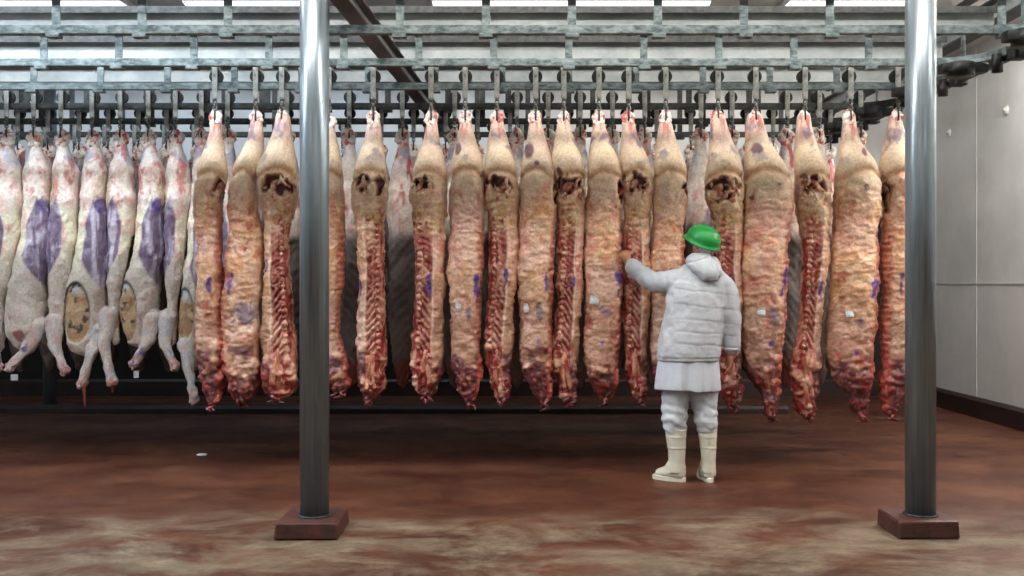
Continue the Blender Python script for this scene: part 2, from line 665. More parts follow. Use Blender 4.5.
# ------------------------------------------------------------------ overhead rails and beams
RAIL_Y = [5.91, 6.78, 7.60, 8.45, 9.23, 10.05]
RT, RB = EYE + 1.535, EYE + 1.482      # rail top, bottom
BB, BT = EYE + 1.71, EYE + 1.87        # cross beams
COLX = 3.23                            # collector rail
PITCH = .513
PH = [X_(54, 5.91), X_(42, 6.78), X_(32, 7.6), X_(25, 8.45), X_(40, 9.23), X_(20, 10.05)]
ordn = ['nearest', 'second', 'third', 'fourth', 'fifth', 'rearmost']
for i, y in enumerate(RAIL_Y):
    root = empty('overhead_rail', (0, y, RT))
    bm = bmesh.new()
    add_box(bm, XL, COLX - .38, y - .022, y + .022, RB, RT, .004)
    # the end curls round towards the collector rail
    n = 12
    pr = None
    for k in range(n + 1):
        a = math.pi / 2 * k / n
        cx_, cy_ = COLX - .38 + .36 * math.sin(a), y - .36 + .36 * math.cos(a)
        nx, ny = math.sin(a), math.cos(a)
        ring = [bm.verts.new((cx_ + nx * s_, cy_ + ny * s_, z)) for s_, z in ((-.022, RB), (.022, RB), (.022, RT), (-.022, RT))]
        if pr:
            for j in range(4):
                bm.faces.new((pr[j], pr[(j + 1) % 4], ring[(j + 1) % 4], ring[j]))
        else:
            bm.faces.new(ring)
        pr = ring
    bm.faces.new(list(reversed(pr)))
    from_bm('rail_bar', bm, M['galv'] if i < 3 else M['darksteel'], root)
    top = BB + .02 if i < 4 else CEIL
    x = PH[i]
    while x > XL + .3:
        x -= PITCH
    x += PITCH
    while x < COLX - .3:
        if x > -5.6:
            bm = bmesh.new()
            add_box(bm, x - .025, x + .025, y + .022, y + .034, RB - .015, top, .002)
            add_box(bm, x - .04, x + .04, y - .03, y + .034, RB - .022, RB, .003)
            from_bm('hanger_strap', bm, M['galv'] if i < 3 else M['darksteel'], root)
        x += PITCH
    bm = bmesh.new()
    add_cyl(bm, (COLX - .22, y - .1, RB - .09), (COLX - .22, y - .1, RB), .09, seg=18)
    add_box(bm, COLX - .36, COLX - .05, y - .15, y - .06, RB - .07, RB - .005, .01)
    add_cyl(bm, (COLX - .06, y - .28, RB - .1), (COLX - .06, y - .28, RB + .02), .035, seg=12)
    from_bm('switch_block', bm, M['wheel'], root, True)
    tag(root, 'galvanised overhead rail with hanger straps, %s of the rails from the front' % ordn[i], 'rail', 'overhead rails')

# the collector rail running back along the side wall
root = empty('collector_rail', (COLX, 4, RB))
bm = bmesh.new()
add_box(bm, COLX - .02, COLX + .02, 3.2, 12.0, RB - .03, RB + .02, .004)
from_bm('rail_bar', bm, M['darksteel'], root)
for y in (4.6, 6.35, 7.2, 8.05, 8.9, 9.7, 10.6):
    bm = bmesh.new()
    add_box(bm, COLX - .05, COLX + .05, y - .05, y + .05, RB - .05, RB + .035, .01)
    from_bm('joint', bm, M['wheel'], root)
    bm = bmesh.new()
    add_box(bm, COLX + .03, COLX + .042, y - .025, y + .025, RB, BT + .1, .002)
    from_bm('hanger_strap', bm, M['galv'], root)
tag(root, 'dark rail running back beside the white wall, with chunky joints', 'rail')


def channel(name, x0, x1, y, label):
    """C-shaped cross beam, lips facing the camera"""
    bm = bmesh.new()
    add_box(bm, x0, x1, y + .03, y + .04, BB, BT)
    add_box(bm, x0, x1, y - .04, y + .03, BT - .008, BT)
    add_box(bm, x0, x1, y - .04, y + .03, BB, BB + .008)
    o = from_bm(name, bm, M['web'])
    bm = bmesh.new()
    add_box(bm, x0, x1, y - .052, y - .04, BT - .035, BT + .01)
    e = from_bm('top_edge', bm, M['darksteel'], o, off=(0, 0, 0))
    e['label'] = 'dark top lip'
    o['kind'] = 'structure'
    o['label'] = label
    o['category'] = 'beam'
    return o


for i in range(4):
    channel('cross_beam', XL, 3.30, RAIL_Y[i], 'grey channel beam across the room above the %s rail' % ordn[i])


def ibeam(name, p0, p1, w, h, mat, mat2, label):
    p0, p1 = Vector(p0), Vector(p1)
    d = (p1 - p0).normalized()
    n = Vector((d.y, -d.x, 0))
    o = None
    for part, (a0, a1, z0, z1), mm in (('web', (-.006, .006, 0.01, h - .01), mat2), ('flange', (-w / 2, w / 2, 0, .012), mat), ('flange', (-w / 2, w / 2, h - .012, h), mat)):
        bm = bmesh.new()
        vs = []
        for p in (p0, p1):
            vs.append([bm.verts.new(p + n * a + Vector((0, 0, z))) for a, z in ((a0, z0), (a1, z0), (a1, z1), (a0, z1))])
        for j in range(4):
            bm.faces.new((vs[0][j], vs[0][(j + 1) % 4], vs[1][(j + 1) % 4], vs[1][j]))
        bm.faces.new(vs[0])
        bm.faces.new(list(reversed(vs[1])))
        if o is None:
            o = from_bm(name, bm, mm)
        else:
            from_bm(part, bm, mm, o, off=(0, 0, 0))
    o['kind'] = 'structure'
    o['label'] = label
    o['category'] = 'beam'
    return o


ibeam('long_beam', (-1.06, 3.6, EYE + 1.575), (-.62, 11.9, EYE + 1.575), .105, .12, M['maroon_steel'], M['web'], 'dark brown steel beam running back just past the left column')
ibeam('long_beam', (3.5, 3.6, BT + .01), (3.5, 12.4, BT + .01), .14, .16, M['darksteel'], M['web'], 'grey steel beam running back above the collector rail')
bm = bmesh.new()
add_cyl(bm, (4.0, YF, CEIL - .07), (4.0, YB, CEIL - .07), .035, seg=14)
tag(from_bm('conduit_pipe', bm, M['darksteel'], None, True), 'dark pipe running back under the ceiling near the white wall', 'pipe')


# ------------------------------------------------------------------ steel columns on concrete plinths
def column(px, d, pw, top, label, plinth=(.345, .36, .088), skew=0.0):
    x = X_(px, d)
    root = empty('steel_column', (x, d, 0))
    bm = bmesh.new()
    add_cyl(bm, (x, d, plinth[2]), (x, d, top), pw, seg=64)
    from_bm('post', bm, M['post'], root, True)
    bm = bmesh.new()
    w, dp, h = plinth
    add_box(bm, x - w / 2 - skew, x + w / 2 - skew, d - dp / 2, d + dp / 2, 0, h, .012)
    for v in bm.verts:
        if v.co.z > h * .6:
            v.co.x = x - skew + (v.co.x - x + skew) * .97
            v.co.y = d + (v.co.y - d) * .97
        v.co += Vector((random.uniform(-.003, .003), random.uniform(-.003, .003), 0))
    from_bm('plinth', bm, M['plinth'], root)
    bm = bmesh.new()
    add_cyl(bm, (x, d, h), (x, d, h + .008), pw + .012, seg=48)
    from_bm('collar', bm, M['darksteel'], root, True)
    tag(root, label, 'column')
    return root


column(314.5, 5.68, .083, CEIL, 'round brushed steel column standing left of the worker', (.35, .42, .09), .008)
column(920.5, 5.66, .083, CEIL, 'round brushed steel column standing right of the worker', (.34, .34, .10), .018)
column(50, 11.3, .075, CEIL, 'dim steel column far behind the pale veal carcasses', (.5, .3, .05))

# ------------------------------------------------------------------ rail trolleys
def torus_link(bm, c, rx, rz, r, axis_x):
    pts = []
    for k in range(10):
        a = 2 * math.pi * k / 10
        u, v = math.cos(a) * rx, math.sin(a) * rz
        pts.append((c[0] + (u if axis_x else 0), c[1] + (0 if axis_x else u), c[2] + v))
    add_tube(bm, pts, r, 6, closed=True)


def make_trolley():
    """origin: rail centre line at rail top"""
    root = empty('rail_trolley', (0, 0, 0))
    bm = bmesh.new()
    add_cyl(bm, (0, -.016, .047), (0, .016, .047), .052, seg=28)
    add_cyl(bm, (0, -.022, .047), (0, .022, .047), .040, seg=24)
    add_cyl(bm, (0, -.03, .047), (0, .03, .047), .016, seg=14)
    from_bm('wheel', bm, M['wheel'], root, False)
    bm = bmesh.new()
    add_box(bm, -.02, .02, -.048, -.036, -.13, .128, .003)
    add_box(bm, -.02, .02, -.048, .03, .116, .128, .003)
    add_box(bm, -.02, .02, .024, .034, .0, .128, .003)
    from_bm('strap', bm, M['strap'], root)
    bm = bmesh.new()
    add_cyl(bm, (0, -.056, .047), (0, -.046, .047), .011, seg=8)
    from_bm('bolt', bm, M['chain'], root)
    bm = bmesh.new()
    add_cyl(bm, (0, -.042, -.145), (0, -.042, -.12), .014, seg=10)
    torus_link(bm, (0, -.042, -.155), .014, .02, .005, True)
    torus_link(bm, (0, -.042, -.178), .014, .02, .005, False)
    torus_link(bm, (0, -.042, -.201), .014, .02, .005, True)
    from_bm('chain', bm, M['chain'], root, True)
    bm = bmesh.new()
    pts = [(0, -.042, -.212), (0, -.046, -.235), (0, -.052, -.262), (0, -.045, -.287), (0, -.02, -.297), (0, .004, -.285), (0, .01, -.265)]
    add_tube(bm, pts, [.007, .007, .007, .007, .007, .006, .003], 8)
    from_bm('hook', bm, M['darksteel'], root, True)
    return root


TROLLEY0 = make_trolley()
tro_used = [False]


def trolley(x, y, label, group):
    if not tro_used[0]:
        r = TROLLEY0
        tro_used[0] = True
    else:
        r = TROLLEY0.copy()
        C.objects.link(r)
        for ch in list(TROLLEY0.children):
            c = ch.copy()
            C.objects.link(c)
            c.parent = r
    r.location = (x, y, RT)
    tag(r, label, 'trolley', group)
    return r


# ------------------------------------------------------------------ carcasses
CREAM = lin((232, 208, 176)); TAN = lin((224, 178, 138)); ORANGE = lin((214, 154, 110)); PINK = lin((226, 174, 156))
RED = lin((150, 54, 47)); MAROON = lin((74, 24, 26)); INK = lin((72, 48, 150)); BLUEG = lin((140, 146, 164))
GREYP = lin((112, 88, 98)); WHITE = lin((232, 226, 216)); DRED = lin((112, 36, 34)); YELL = lin((222, 186, 128))
BONE = lin((226, 196, 158)); MEMB = lin((158, 148, 144)); VPURP = lin((118, 102, 124)); VPURP2 = lin((190, 180, 194))


class Loft:
    def __init__(self, prof, d, NZ, NF, NB, tmax, tratio=1.0, tilt=0.0, seed=0):
        prof = sorted(prof)
        ys = np.array([p[0] for p in prof], float)
        xl = np.array([p[1] for p in prof], float)
        xr = np.array([p[2] for p in prof], float)
        V = np.linspace(ys[0], ys[-1], NZ)
        def sm(a):
            a = np.interp(V, ys, a)
            k = max(3, NZ // 22) | 1
            w = np.hanning(k + 2)[1:-1]
            w /= w.sum()
            p_ = np.pad(a, k // 2, mode='reflect', reflect_type='odd')
            return np.convolve(p_, w, 'valid')
        L, R = sm(xl), sm(xr)
        s = FPX / d
        cx, hw = (L + R) / 2, np.maximum((R - L) / 2 - .4, 1.5)
        # close the ends
        hw *= np.sqrt(np.clip((V - V[0]) / 3.0, 0.02, 1))
        hw *= np.sqrt(np.clip((V[-1] - V) / 5.0, 0.02, 1))
        self.rag = 1
        t = np.clip(hw / s * tratio, 0.012, tmax)
        th = np.concatenate([np.linspace(0, math.pi, NF, endpoint=False), np.linspace(math.pi, 2 * math.pi, NB, endpoint=False)])
        c, sn = np.cos(th), np.sin(th)
        ce = np.sign(c) * np.abs(c) ** 0.88
        se = np.sign(sn) * np.abs(sn) ** 0.82
        self.U = np.broadcast_to(ce, (NZ, len(th))).copy()
        self.F = np.broadcast_to(se, (NZ, len(th))).copy()       # 1 front, -1 back
        self.V = np.broadcast_to(V[:, None], self.U.shape).copy()
        self.PX = cx[:, None] + hw[:, None] * self.U
        X = X_(self.PX, d)
        Y = d - t[:, None] * self.F + (tilt * (V - 250) / 150)[:, None]
        Z = EYE + (284 - self.V) / s
        self.P = np.stack([X, Y, Z], -1)
        nx = self.U / np.maximum(hw[:, None] / s, .02)
        ny = -self.F / np.maximum(t[:, None], .02)
        ln = np.sqrt(nx * nx + ny * ny)
        self.N = np.stack([nx / ln, ny / ln, np.zeros_like(nx)], -1)
        self.NZ, self.NT = self.U.shape
        self.seed, self.d, self.s = seed, d, s
        self.col = np.zeros(self.P.shape) + 0.5
        self.hw = hw

    def disp(self, a):
        self.P += self.N * a[..., None]

    def surf(self, px, v, lift=0.0):
        i = int(np.clip(round((v - self.V[0, 0]) / (self.V[-1, 0] - self.V[0, 0]) * (self.NZ - 1)), 0, self.NZ - 1))
        nf = np.where(self.F[i] >= 0)[0]
        j = nf[np.argmin(np.abs(self.PX[i, nf] - px))]
        p = self.P[i, j] + self.N[i, j] * lift
        return Vector((X_(px, self.d) * .0 + p[0], p[1], p[2]))

    def mesh(self, name, off):
        n, m = self.NZ, self.NT
        V = self.P.reshape(-1, 3) - np.array(off)
        idx = np.arange(n * m).reshape(n, m)
        a = idx[:-1]; b = np.roll(idx, -1, 1)[:-1]; c = np.roll(idx, -1, 1)[1:]; d = idx[1:]
        faces = np.stack([a, d, c, b], -1).reshape(-1, 4).tolist()
        faces.append(idx[0].tolist())
        faces.append(idx[-1][::-1].tolist())
        me = bpy.data.meshes.new(name)
        me.from_pydata(V.tolist(), [], faces)
        set_colors(me, self.col.reshape(-1, 3))
        return me


def blob(px, v, PX, V, rx, ry, nz):
    r = np.sqrt(((PX - px) / rx) ** 2 + ((V - v) / ry) ** 2) + nz * .45
    return 1 - sst(.7, 1.05, r)


def col_mesh(name, bm, parent, colfn, smooth=True, off=None, amp=0.0):
    """mesh part coloured per vertex by colfn(P)"""
    bmesh.ops.recalc_face_normals(bm, faces=bm.faces)
    me = bpy.data.meshes.new(name)
    bm.to_mesh(me)
    bm.free()
    n = len(me.vertices)
    co = np.empty(n * 3)
    me.vertices.foreach_get('co', co)
    co = co.reshape(-1, 3)
    set_colors(me, colfn(co))
    if amp:
        co = co + np.stack([fbm(co * 28, 71), fbm(co * 28, 72), fbm(co * 28, 73)], -1) * amp
    co = co - np.array(parent_loc(parent))
    me.vertices.foreach_set('co', co.ravel())
    return link_mesh(name, me, M['flesh'], parent, None, smooth)


def hock(L, root, px, v0, seed, red=.4, size=1.0):
    """knobbly bared joint at the top of the shank, the hook passes behind its tendon"""
    rng = random.Random(seed)
    bm = bmesh.new()
    s = L.s
    x, z, y = X_(px, L.d), EYE + (284 - v0) / s, L.d
    k = size * 5.6 / s
    for dx, dz, r in ((-.55, -.1, .62), (.5, .05, .6), (-.1, .55, .62), (.25, -.8, .6), (-.35, -1.0, .6), (.62, -.55, .4), (-.75, -.6, .38), (.35, .5, .38)):
        add_ball(bm, (x + (dx + rng.uniform(-.15, .15)) * k, y - .014 + rng.uniform(-.2, .1) * k, z + dz * k), (r * k, r * k, r * k * rng.uniform(1, 1.3)), 2)
    me = remesh(bm, .006, 2)
    displace_mesh(me, lambda c, n: fbm(c * 60, seed) * .004)
    n = len(me.vertices)
    co = np.empty(n * 3)
    me.vertices.foreach_get('co', co)
    co = co.reshape(-1, 3)
    nz = fbm(co * 40, seed + 3)
    c = mix(np.broadcast_to(WHITE, co.shape), np.broadcast_to(lin((196, 92, 80)), co.shape), sst(.25 - red, .7 - red, nz))
    c = mix(c, np.broadcast_to(DRED, co.shape), sst(.45, .8, fbm(co * 55, seed + 9)) * red)
    set_colors(me, c)
    me.vertices.foreach_set('co', (co - np.array(root.location)).ravel())
    return link_mesh('hock_joint', me, M['flesh'], root)


def shreds(L, root, pts, seed, name='neck_trim'):
    """ragged strips of meat hanging below the neck"""
    rng = random.Random(seed)
    bm = bmesh.new()
    for (px, v, ln) in pts:
        p = L.surf(px, v, -.015)
        q = [p]
        for k in range(1, 5):
            q.append(p + Vector((rng.uniform(-.012, .012) * k, rng.uniform(-.01, .01) * k, -ln / L.s * k / 4)))
        add_tube(bm, q, [.017, .018, .015, .011, .006], 8)
    col_mesh(name, bm, root, lambda P: mix(np.broadcast_to(RED * .7, P.shape), np.broadcast_to(MAROON, P.shape), sst(-.4, .2, fbm(P * 45, seed))) + .12 * np.clip(fbm(P * 70, seed + 2), 0, 1)[:, None])


def paper_tag(L, root, px, v, w, h, tiltz=0.0):
    p = L.surf(px, v, .012)
    bm = bmesh.new()
    add_box(bm, -w / 2 / L.s, w / 2 / L.s, -.0015, .0015, -h / 2 / L.s, h / 2 / L.s)
    bmesh.ops.subdivide_edges(bm, edges=bm.edges[:], cuts=3, use_grid_fill=True)
    for vv in bm.verts:
        vv.co.y += .15 * vv.co.x ** 2 / .03 + .004 * math.sin(vv.co.z * 90)
    bmesh.ops.rotate(bm, cent=(0, 0, 0), matrix=Matrix.Rotation(tiltz, 3, 'Y'), verts=bm.verts)
    bmesh.ops.translate(bm, vec=p, verts=bm.verts)
    o = from_bm('paper_tag', bm, M['paper'], root)
    o['label'] = 'white paper tag'


def beef(spec):
    kind, prof, seed = spec['k'], spec['p'], spec['seed']
    L = Loft(prof, 7.6, 230, 50, 18, .20 if kind == 'O' else .17, spec.get('tr', 1.0), seed=seed)
    V, U, PX, F, P = L.V, L.U, L.PX, L.F, L.P
    e = spec['e']                         # side of the chine edge (O) / of the outer fat (C): +1 right
    Q = P + seed * 3.7
    nA = fbm(Q * 5, seed, 3)
    nB = fbm(Q * 15, seed + 1, 3)
    nW = fbm(Q * np.array([14, 14, 34]), seed + 2, 3)       # crosswise wrinkles of the fat
    nS = fbm(Q * np.array([40, 40, 9]), seed + 4, 3)        # lengthwise streaks
    nF = fbm(Q * 42, seed + 5, 3)
    one = np.ones(V.shape + (3,))
    # ---- shape
    body = sst(150, 190, V)
    rough = sst(178, 205, V)
    nR = 1 - np.abs(fbm(Q * np.array([10, 10, 15]), seed + 31, 4))      # ridges
    L.disp(nA * .016 * body + nB * .010 * body + (nR - .7) * .011 * rough)
    groove = np.exp(-((U - .15 * e) / .22) ** 2) * (1 - sst(122, 140, V)) * sst(prof[0][0] + 3, prof[0][0] + 8, V) * (F > 0)
    L.disp(-.008 * groove)
    fold = np.exp(-((V - (172 + 7 * U * U + nA * 3)) / 3.5) ** 2) * (F > 0)
    L.disp(-.019 * fold)
    L.disp((np.exp(-((V - (162 + 5 * U * U)) / 8) ** 2)) * .016 * np.clip(F, 0, 1))
    wr = np.abs(nW)
    L.disp((.35 - wr) * .014 * rough * (1 - .5 * sst(330, 370, V)))
    L.disp(nF * .006 * sst(340, 370, V) + nB * .016 * sst(345, 375, V))
    # ---- colour of the fat cover
    w = V + nA * 14 + nB * 5
    yel = spec.get('yel', .5)
    c = mix(one * lin((214, 182, 164)), one * CREAM, sst(125, 160, w))
    c = mix(c, one * mix(one * PINK, one * TAN, .5 + .9 * nA + (yel - .5)), sst(178, 215, w))
    c = mix(c, one * lin((206, 96, 82)), sst(.2, .6, fbm(Q * np.array([17, 17, 11]), seed + 81)) * np.exp(-((V - 205) / 30) ** 2) * .6)
    c = mix(c, one * ORANGE, sst(.0, .6, nB + nA * .5 + (yel - .5)) * sst(190, 230, w) * .75)
    c = mix(c, one * lin((214, 120, 104)), sst(.15, .75, fbm(Q * 9, seed + 8)) * sst(195, 240, w) * (.85 - .6 * yel))
    c = mix(c, one * CREAM, sst(.12, .02, wr) * rough * .55 * (1 - sst(300, 345, V)))
    c = mix(c, one * lin((156, 116, 96)), sst(285, 335, w) * .75)  # greyer thin fat lower down, with the light's falloff painted in as well
    c = mix(c, one * lin((232, 208, 180)), sst(.82, .97, nR) * rough * .4 * (1 - sst(320, 360, V)))
    c = mix(c, one * lin((170, 70, 58)), sst(.25, .55, fbm(Q * np.array([13, 13, 7]), seed + 33)) * sst(.75, .35, nR) * rough * .8)
    c = mix(c, one * lin((226, 190, 172)), sst(.1, .5, fbm(Q * 4.5, seed + 35)) * rough * .55)
    c = mix(c, one * lin((188, 132, 88)), fold * .7)
    c = mix(c, one * lin((128, 62, 60)), groove * .6)
    # shoulder and neck: bared muscle between fat
    c = mix(c, one * mix(one * lin((92, 68, 78)), one * lin((104, 38, 38)), .5 + .8 * nB), sst(338, 362, w) * sst(-.6, .1, fbm(Q * 10, seed + 11) + (V - 372) / 60))
    c = mix(c, one * RED, sst(.05, .5, nF) * sst(350, 385, V) * .8)
    c = mix(c, one * lin((190, 140, 112)), sst(.25, .6, -nF) * sst(350, 380, V) * .6)
    # shank: sinew, blue and red patches
    c = mix(c, one * lin((186, 96, 86)), sst(.1, .6, nS) * (1 - sst(125, 150, V)) * .85)
    c = mix(c, one * lin((120, 104, 128)), sst(.3, .6, fbm(Q * 11, seed + 14)) * (1 - sst(150, 175, V)) * sst(120, 130, V) * .75)
    c = mix(c, one * BLUEG, sst(.25, .65, fbm(Q * 7, seed + 15)) * np.exp(-((V - 175) / 35) ** 2) * .14)
    if kind == 'O':
        edge = sst(.60, .86, U * e + nB * .12)
        z_ = sst(212, 245, V)
        c = mix(c, one * mix(one * RED, one * lin((198, 110, 92)), .5 + nF), edge * z_ * .9)
        vert = sst(.1, .7, np.sin(V * 2 * math.pi / 6.3 + nB))
        c = mix(c, one * lin((216, 172, 142)), edge * z_ * vert * .6 * (1 - sst(345, 365, V)))
    else:
        t = (U * e + 1) / 2                              # 0 chine side ... 1 outer fat
        zone = sst(200, 222, V + nB * 6) * np.clip(F * 3, 0, 1)
        cut = (1 - sst(.60, .70, t + nB * .05)) * zone
        L.P[..., 1] += .020 * cut * (1 - t)
        base = mix(one * RED, one * DRED, sst(-.3, .5, nF))
        base = mix(base, one * lin((204, 138, 116)), sst(-.05, .5, nS) * .8)
        base = mix(base, one * lin((222, 184, 154)), sst(.2, .6, nB) * .6)
        c = mix(c, base, cut)
        # ribs / feather bones, slanting
        rz = cut * sst(228, 240, V) * (1 - sst(345, 362, V)) * sst(.26, .34, t) * (1 - sst(.58, .64, t))
        lowr = sst(268, 290, V)
        ph = (V - e * (t - .4) * 0 + (t - .4) * (-18 - 20 * lowr)) / (5.6 + 2.6 * lowr) * 2 * math.pi + nB * .5
        ph = ph + fbm(Q * 9, seed + 51) * 1.6
        rib = sst(-.1, .9, np.sin(ph))
        soft = .45 + .55 * lowr
        L.disp(rz * (rib - .5) * .014 * soft)
        c = mix(c, one * mix(one * lin((204, 158, 132)), one * lin((186, 100, 86)), .5 + nF * 1.2), rz * rib * .8 * soft)
        c = mix(c, one * MAROON, rz * sst(.2, 1., -np.sin(ph)) * .7 * soft)
        # white sinew line between cut face and outer fat
        ln = np.exp(-((t - (.66 + .03 * nA)) / .035) ** 2) * zone * (1 - sst(330, 350, V))
        c = mix(c, one * lin((236, 214, 190)), ln * .75)
        # loin fat just under the pelvis
        c = mix(c, one * mix(one * YELL, one * CREAM, .5 + nB), (1 - sst(222, 240, V + nB * 8)) * sst(192, 200, V) * sst(-.5, .2, nF) * .85)
    for (cx, cy, rx, ry) in spec.get('cav', []):
        h = blob(cx, cy, PX, V, rx, ry, fbm(Q * 16, seed + 21)) * np.clip(F * 4, 0, 1)
        rim = np.clip(blob(cx, cy, PX, V, rx * 1.45, ry * 1.35, nB * .6) - h, 0, 1) * np.clip(F * 4, 0, 1)
        # pelvis: pits between bone
        fp = fbm(Q * np.array([24, 24, 17]), seed + 23)
        rr_ = np.sqrt(((PX - cx) / rx) ** 2 + ((V - cy) / ry) ** 2) + .15 * fp
        cres = np.exp(-((rr_ - .68) / .24) ** 2) * sst(cy + ry * .25, cy - ry * .2, V)
        pit = h * np.clip(sst(-.05, .3, fp) + cres * 1.1, 0, 1)
        L.P[..., 1] += .06 * pit + .012 * h
        c = mix(c, one * mix(one * CREAM, one * PINK, .4 + nF), rim * .8)
        c = mix(c, one * mix(one * lin((218, 186, 150)), one * lin((176, 74, 64)), .4 + nF), h * .95)
        c = mix(c, one * mix(one * lin((70, 26, 32)), one * lin((104, 40, 44)), .5 + nF * 1.5), pit)
    for (cx, cy, rx, ry) in spec.get('ink', []):
        h = blob(cx, cy, PX, V, rx, ry, fbm(Q * 30, seed + 27) * 1.2) * (F > 0)
        c = mix(c, one * INK, h * .85)
    for (cx, cy, rx, ry) in spec.get('smear', []):
        h = blob(cx, cy, PX, V, rx, ry, fbm(Q * np.array([45, 45, 25]), seed + 29) * 1.9) * (F > 0)
        c = mix(c, one * lin((92, 96, 128)), h * .65)
    for (cx, cy, rx, ry) in spec.get('spot', []):
        h = blob(cx, cy, PX, V, rx, ry, nF * .5) * (F > 0)
        c = mix(c, one * lin((96, 52, 66)), h * .9)
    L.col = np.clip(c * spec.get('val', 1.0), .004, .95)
    v0, v1 = prof[0][0], prof[-1][0]
    topx = (prof[0][1] + prof[0][2]) / 2
    root = empty('beef_side', (X_(topx, 7.6), 7.6, Z_(v1, 7.6)))
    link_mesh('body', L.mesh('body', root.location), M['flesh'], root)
    hock(L, root, topx, v0 + 4, seed, spec.get('hred', .35) - .12, 1.1)
    # spine: chain of sawn vertebrae
    if kind == 'C':
        bm = bmesh.new()
        v = 224
        k = 0
        cord = []
        while v < 348:
            i = int((v - v0) / (v1 - v0) * (L.NZ - 1))
            xm = L.PX[i].min() + (L.PX[i].max() - L.PX[i].min()) * (.5 - .5 * e + e * .24)
            p = L.surf(xm, v, .004)
            wv = (L.PX[i].max() - L.PX[i].min()) * .12 / L.s
            jx, js, jt = random.uniform(-.004, .004), random.uniform(.82, 1.12), random.uniform(.0, .016)
            cord.append(Vector((p.x, p.y + .004, p.z)))
            bmv = bmesh.ops.create_cube(bm, size=1)['verts']
            for q in bmv:
                q.co = Vector((p.x + jx + q.co.x * wv * 1.7 * js, p.y + .006 + q.co.y * .030, p.z + q.co.z * .043 * js - e * q.co.x * jt))
            bmesh.ops.bevel(bm, geom=list({ed for q in bmv for ed in q.link_edges}), offset=.0095, segments=2, affect='EDGES')
            v += 6.2 * random.uniform(.93, 1.07)
            k += 1
        add_tube(bm, [c_ + Vector((0, .008, 0)) for c_ in cord], .010, 8)
        col_mesh('spine', bm, root, lambda Pp: mix(mix(np.broadcast_to(lin((212, 164, 138)), Pp.shape), np.broadcast_to(lin((192, 112, 96)), Pp.shape), .5 + fbm(Pp * 14, seed + 40)), np.broadcast_to(RED * .9, Pp.shape), sst(.08, .5, fbm(Pp * 40, seed + 41))), amp=.006)
        # cut neck bones
        bm = bmesh.new()
        w_ = L.PX.max() * 0
        i = int((362 - v0) / (v1 - v0) * (L.NZ - 1))
        xa, xb = L.PX[i].min(), L.PX[i].max()
        def at(f, v):
            i_ = int(np.clip((v - v0) / (v1 - v0), 0, .985) * (L.NZ - 1))
            a_, b_ = L.PX[i_].min(), L.PX[i_].max()
            return L.surf(a_ + (b_ - a_) * f, v, -.003)
        f0 = .5 - .05 * e
        add_tube(bm, [at(f0, 350), at(f0 - .06 * e, 366), at(f0 - .1 * e, v1 - 16)], [.012, .020, .015], 10)
        add_tube(bm, [at(f0 + .03 * e, 356), at(f0 + .14 * e, 374), at(f0 + .2 * e, v1 - 14)], [.010, .018, .015], 10)
        col_mesh('neck_bone', bm, root, lambda Pp: mix(np.broadcast_to(lin((196, 142, 112)), Pp.shape), np.broadcast_to(RED, Pp.shape), sst(-.25, .35, fbm(Pp * 26, seed + 43))), amp=.014)
        # frayed fat round the pelvis
        rng = random.Random(seed)
        for (cx, cy, rx, ry) in spec.get('cav', [])[:1]:
            for k in range(7):
                a = rng.uniform(0, 6.28)
                p = L.surf(cx + rx * .85 * math.cos(a), cy + ry * .85 * math.sin(a) - 1, .004)
                ln = rng.uniform(.03, .09)
                bm = bmesh.new()
                add_tube(bm, [p, p + Vector((rng.uniform(-.02, .02), -.012, -ln * .5)), p + Vector((rng.uniform(-.03, .03), .01, -ln))], [.010, .013, .006], 7)
                col_mesh('fat_shred', bm, root, lambda Pp: mix(np.broadcast_to(CREAM, Pp.shape), np.broadcast_to(lin((190, 96, 80)), Pp.shape), sst(0, .5, fbm(Pp * 35, seed + 47))), amp=.008)
    cxb = (prof[-1][1] + prof[-1][2]) / 2
    shreds(L, root, [(cxb - 3, v1 - 6, 9), (cxb + 3, v1 - 8, 11), (cxb + .5, v1 - 4, 8)], seed)
    for tg in spec.get('tags', []):
        paper_tag(L, root, *tg)
    tag(root, spec['label'], 'beef side', 'beef sides in the front row')
    trolley(X_(topx, 7.6), 7.6, 'steel wheel trolley carrying the ' + spec['s'], 'trolleys of the front row')
    return root


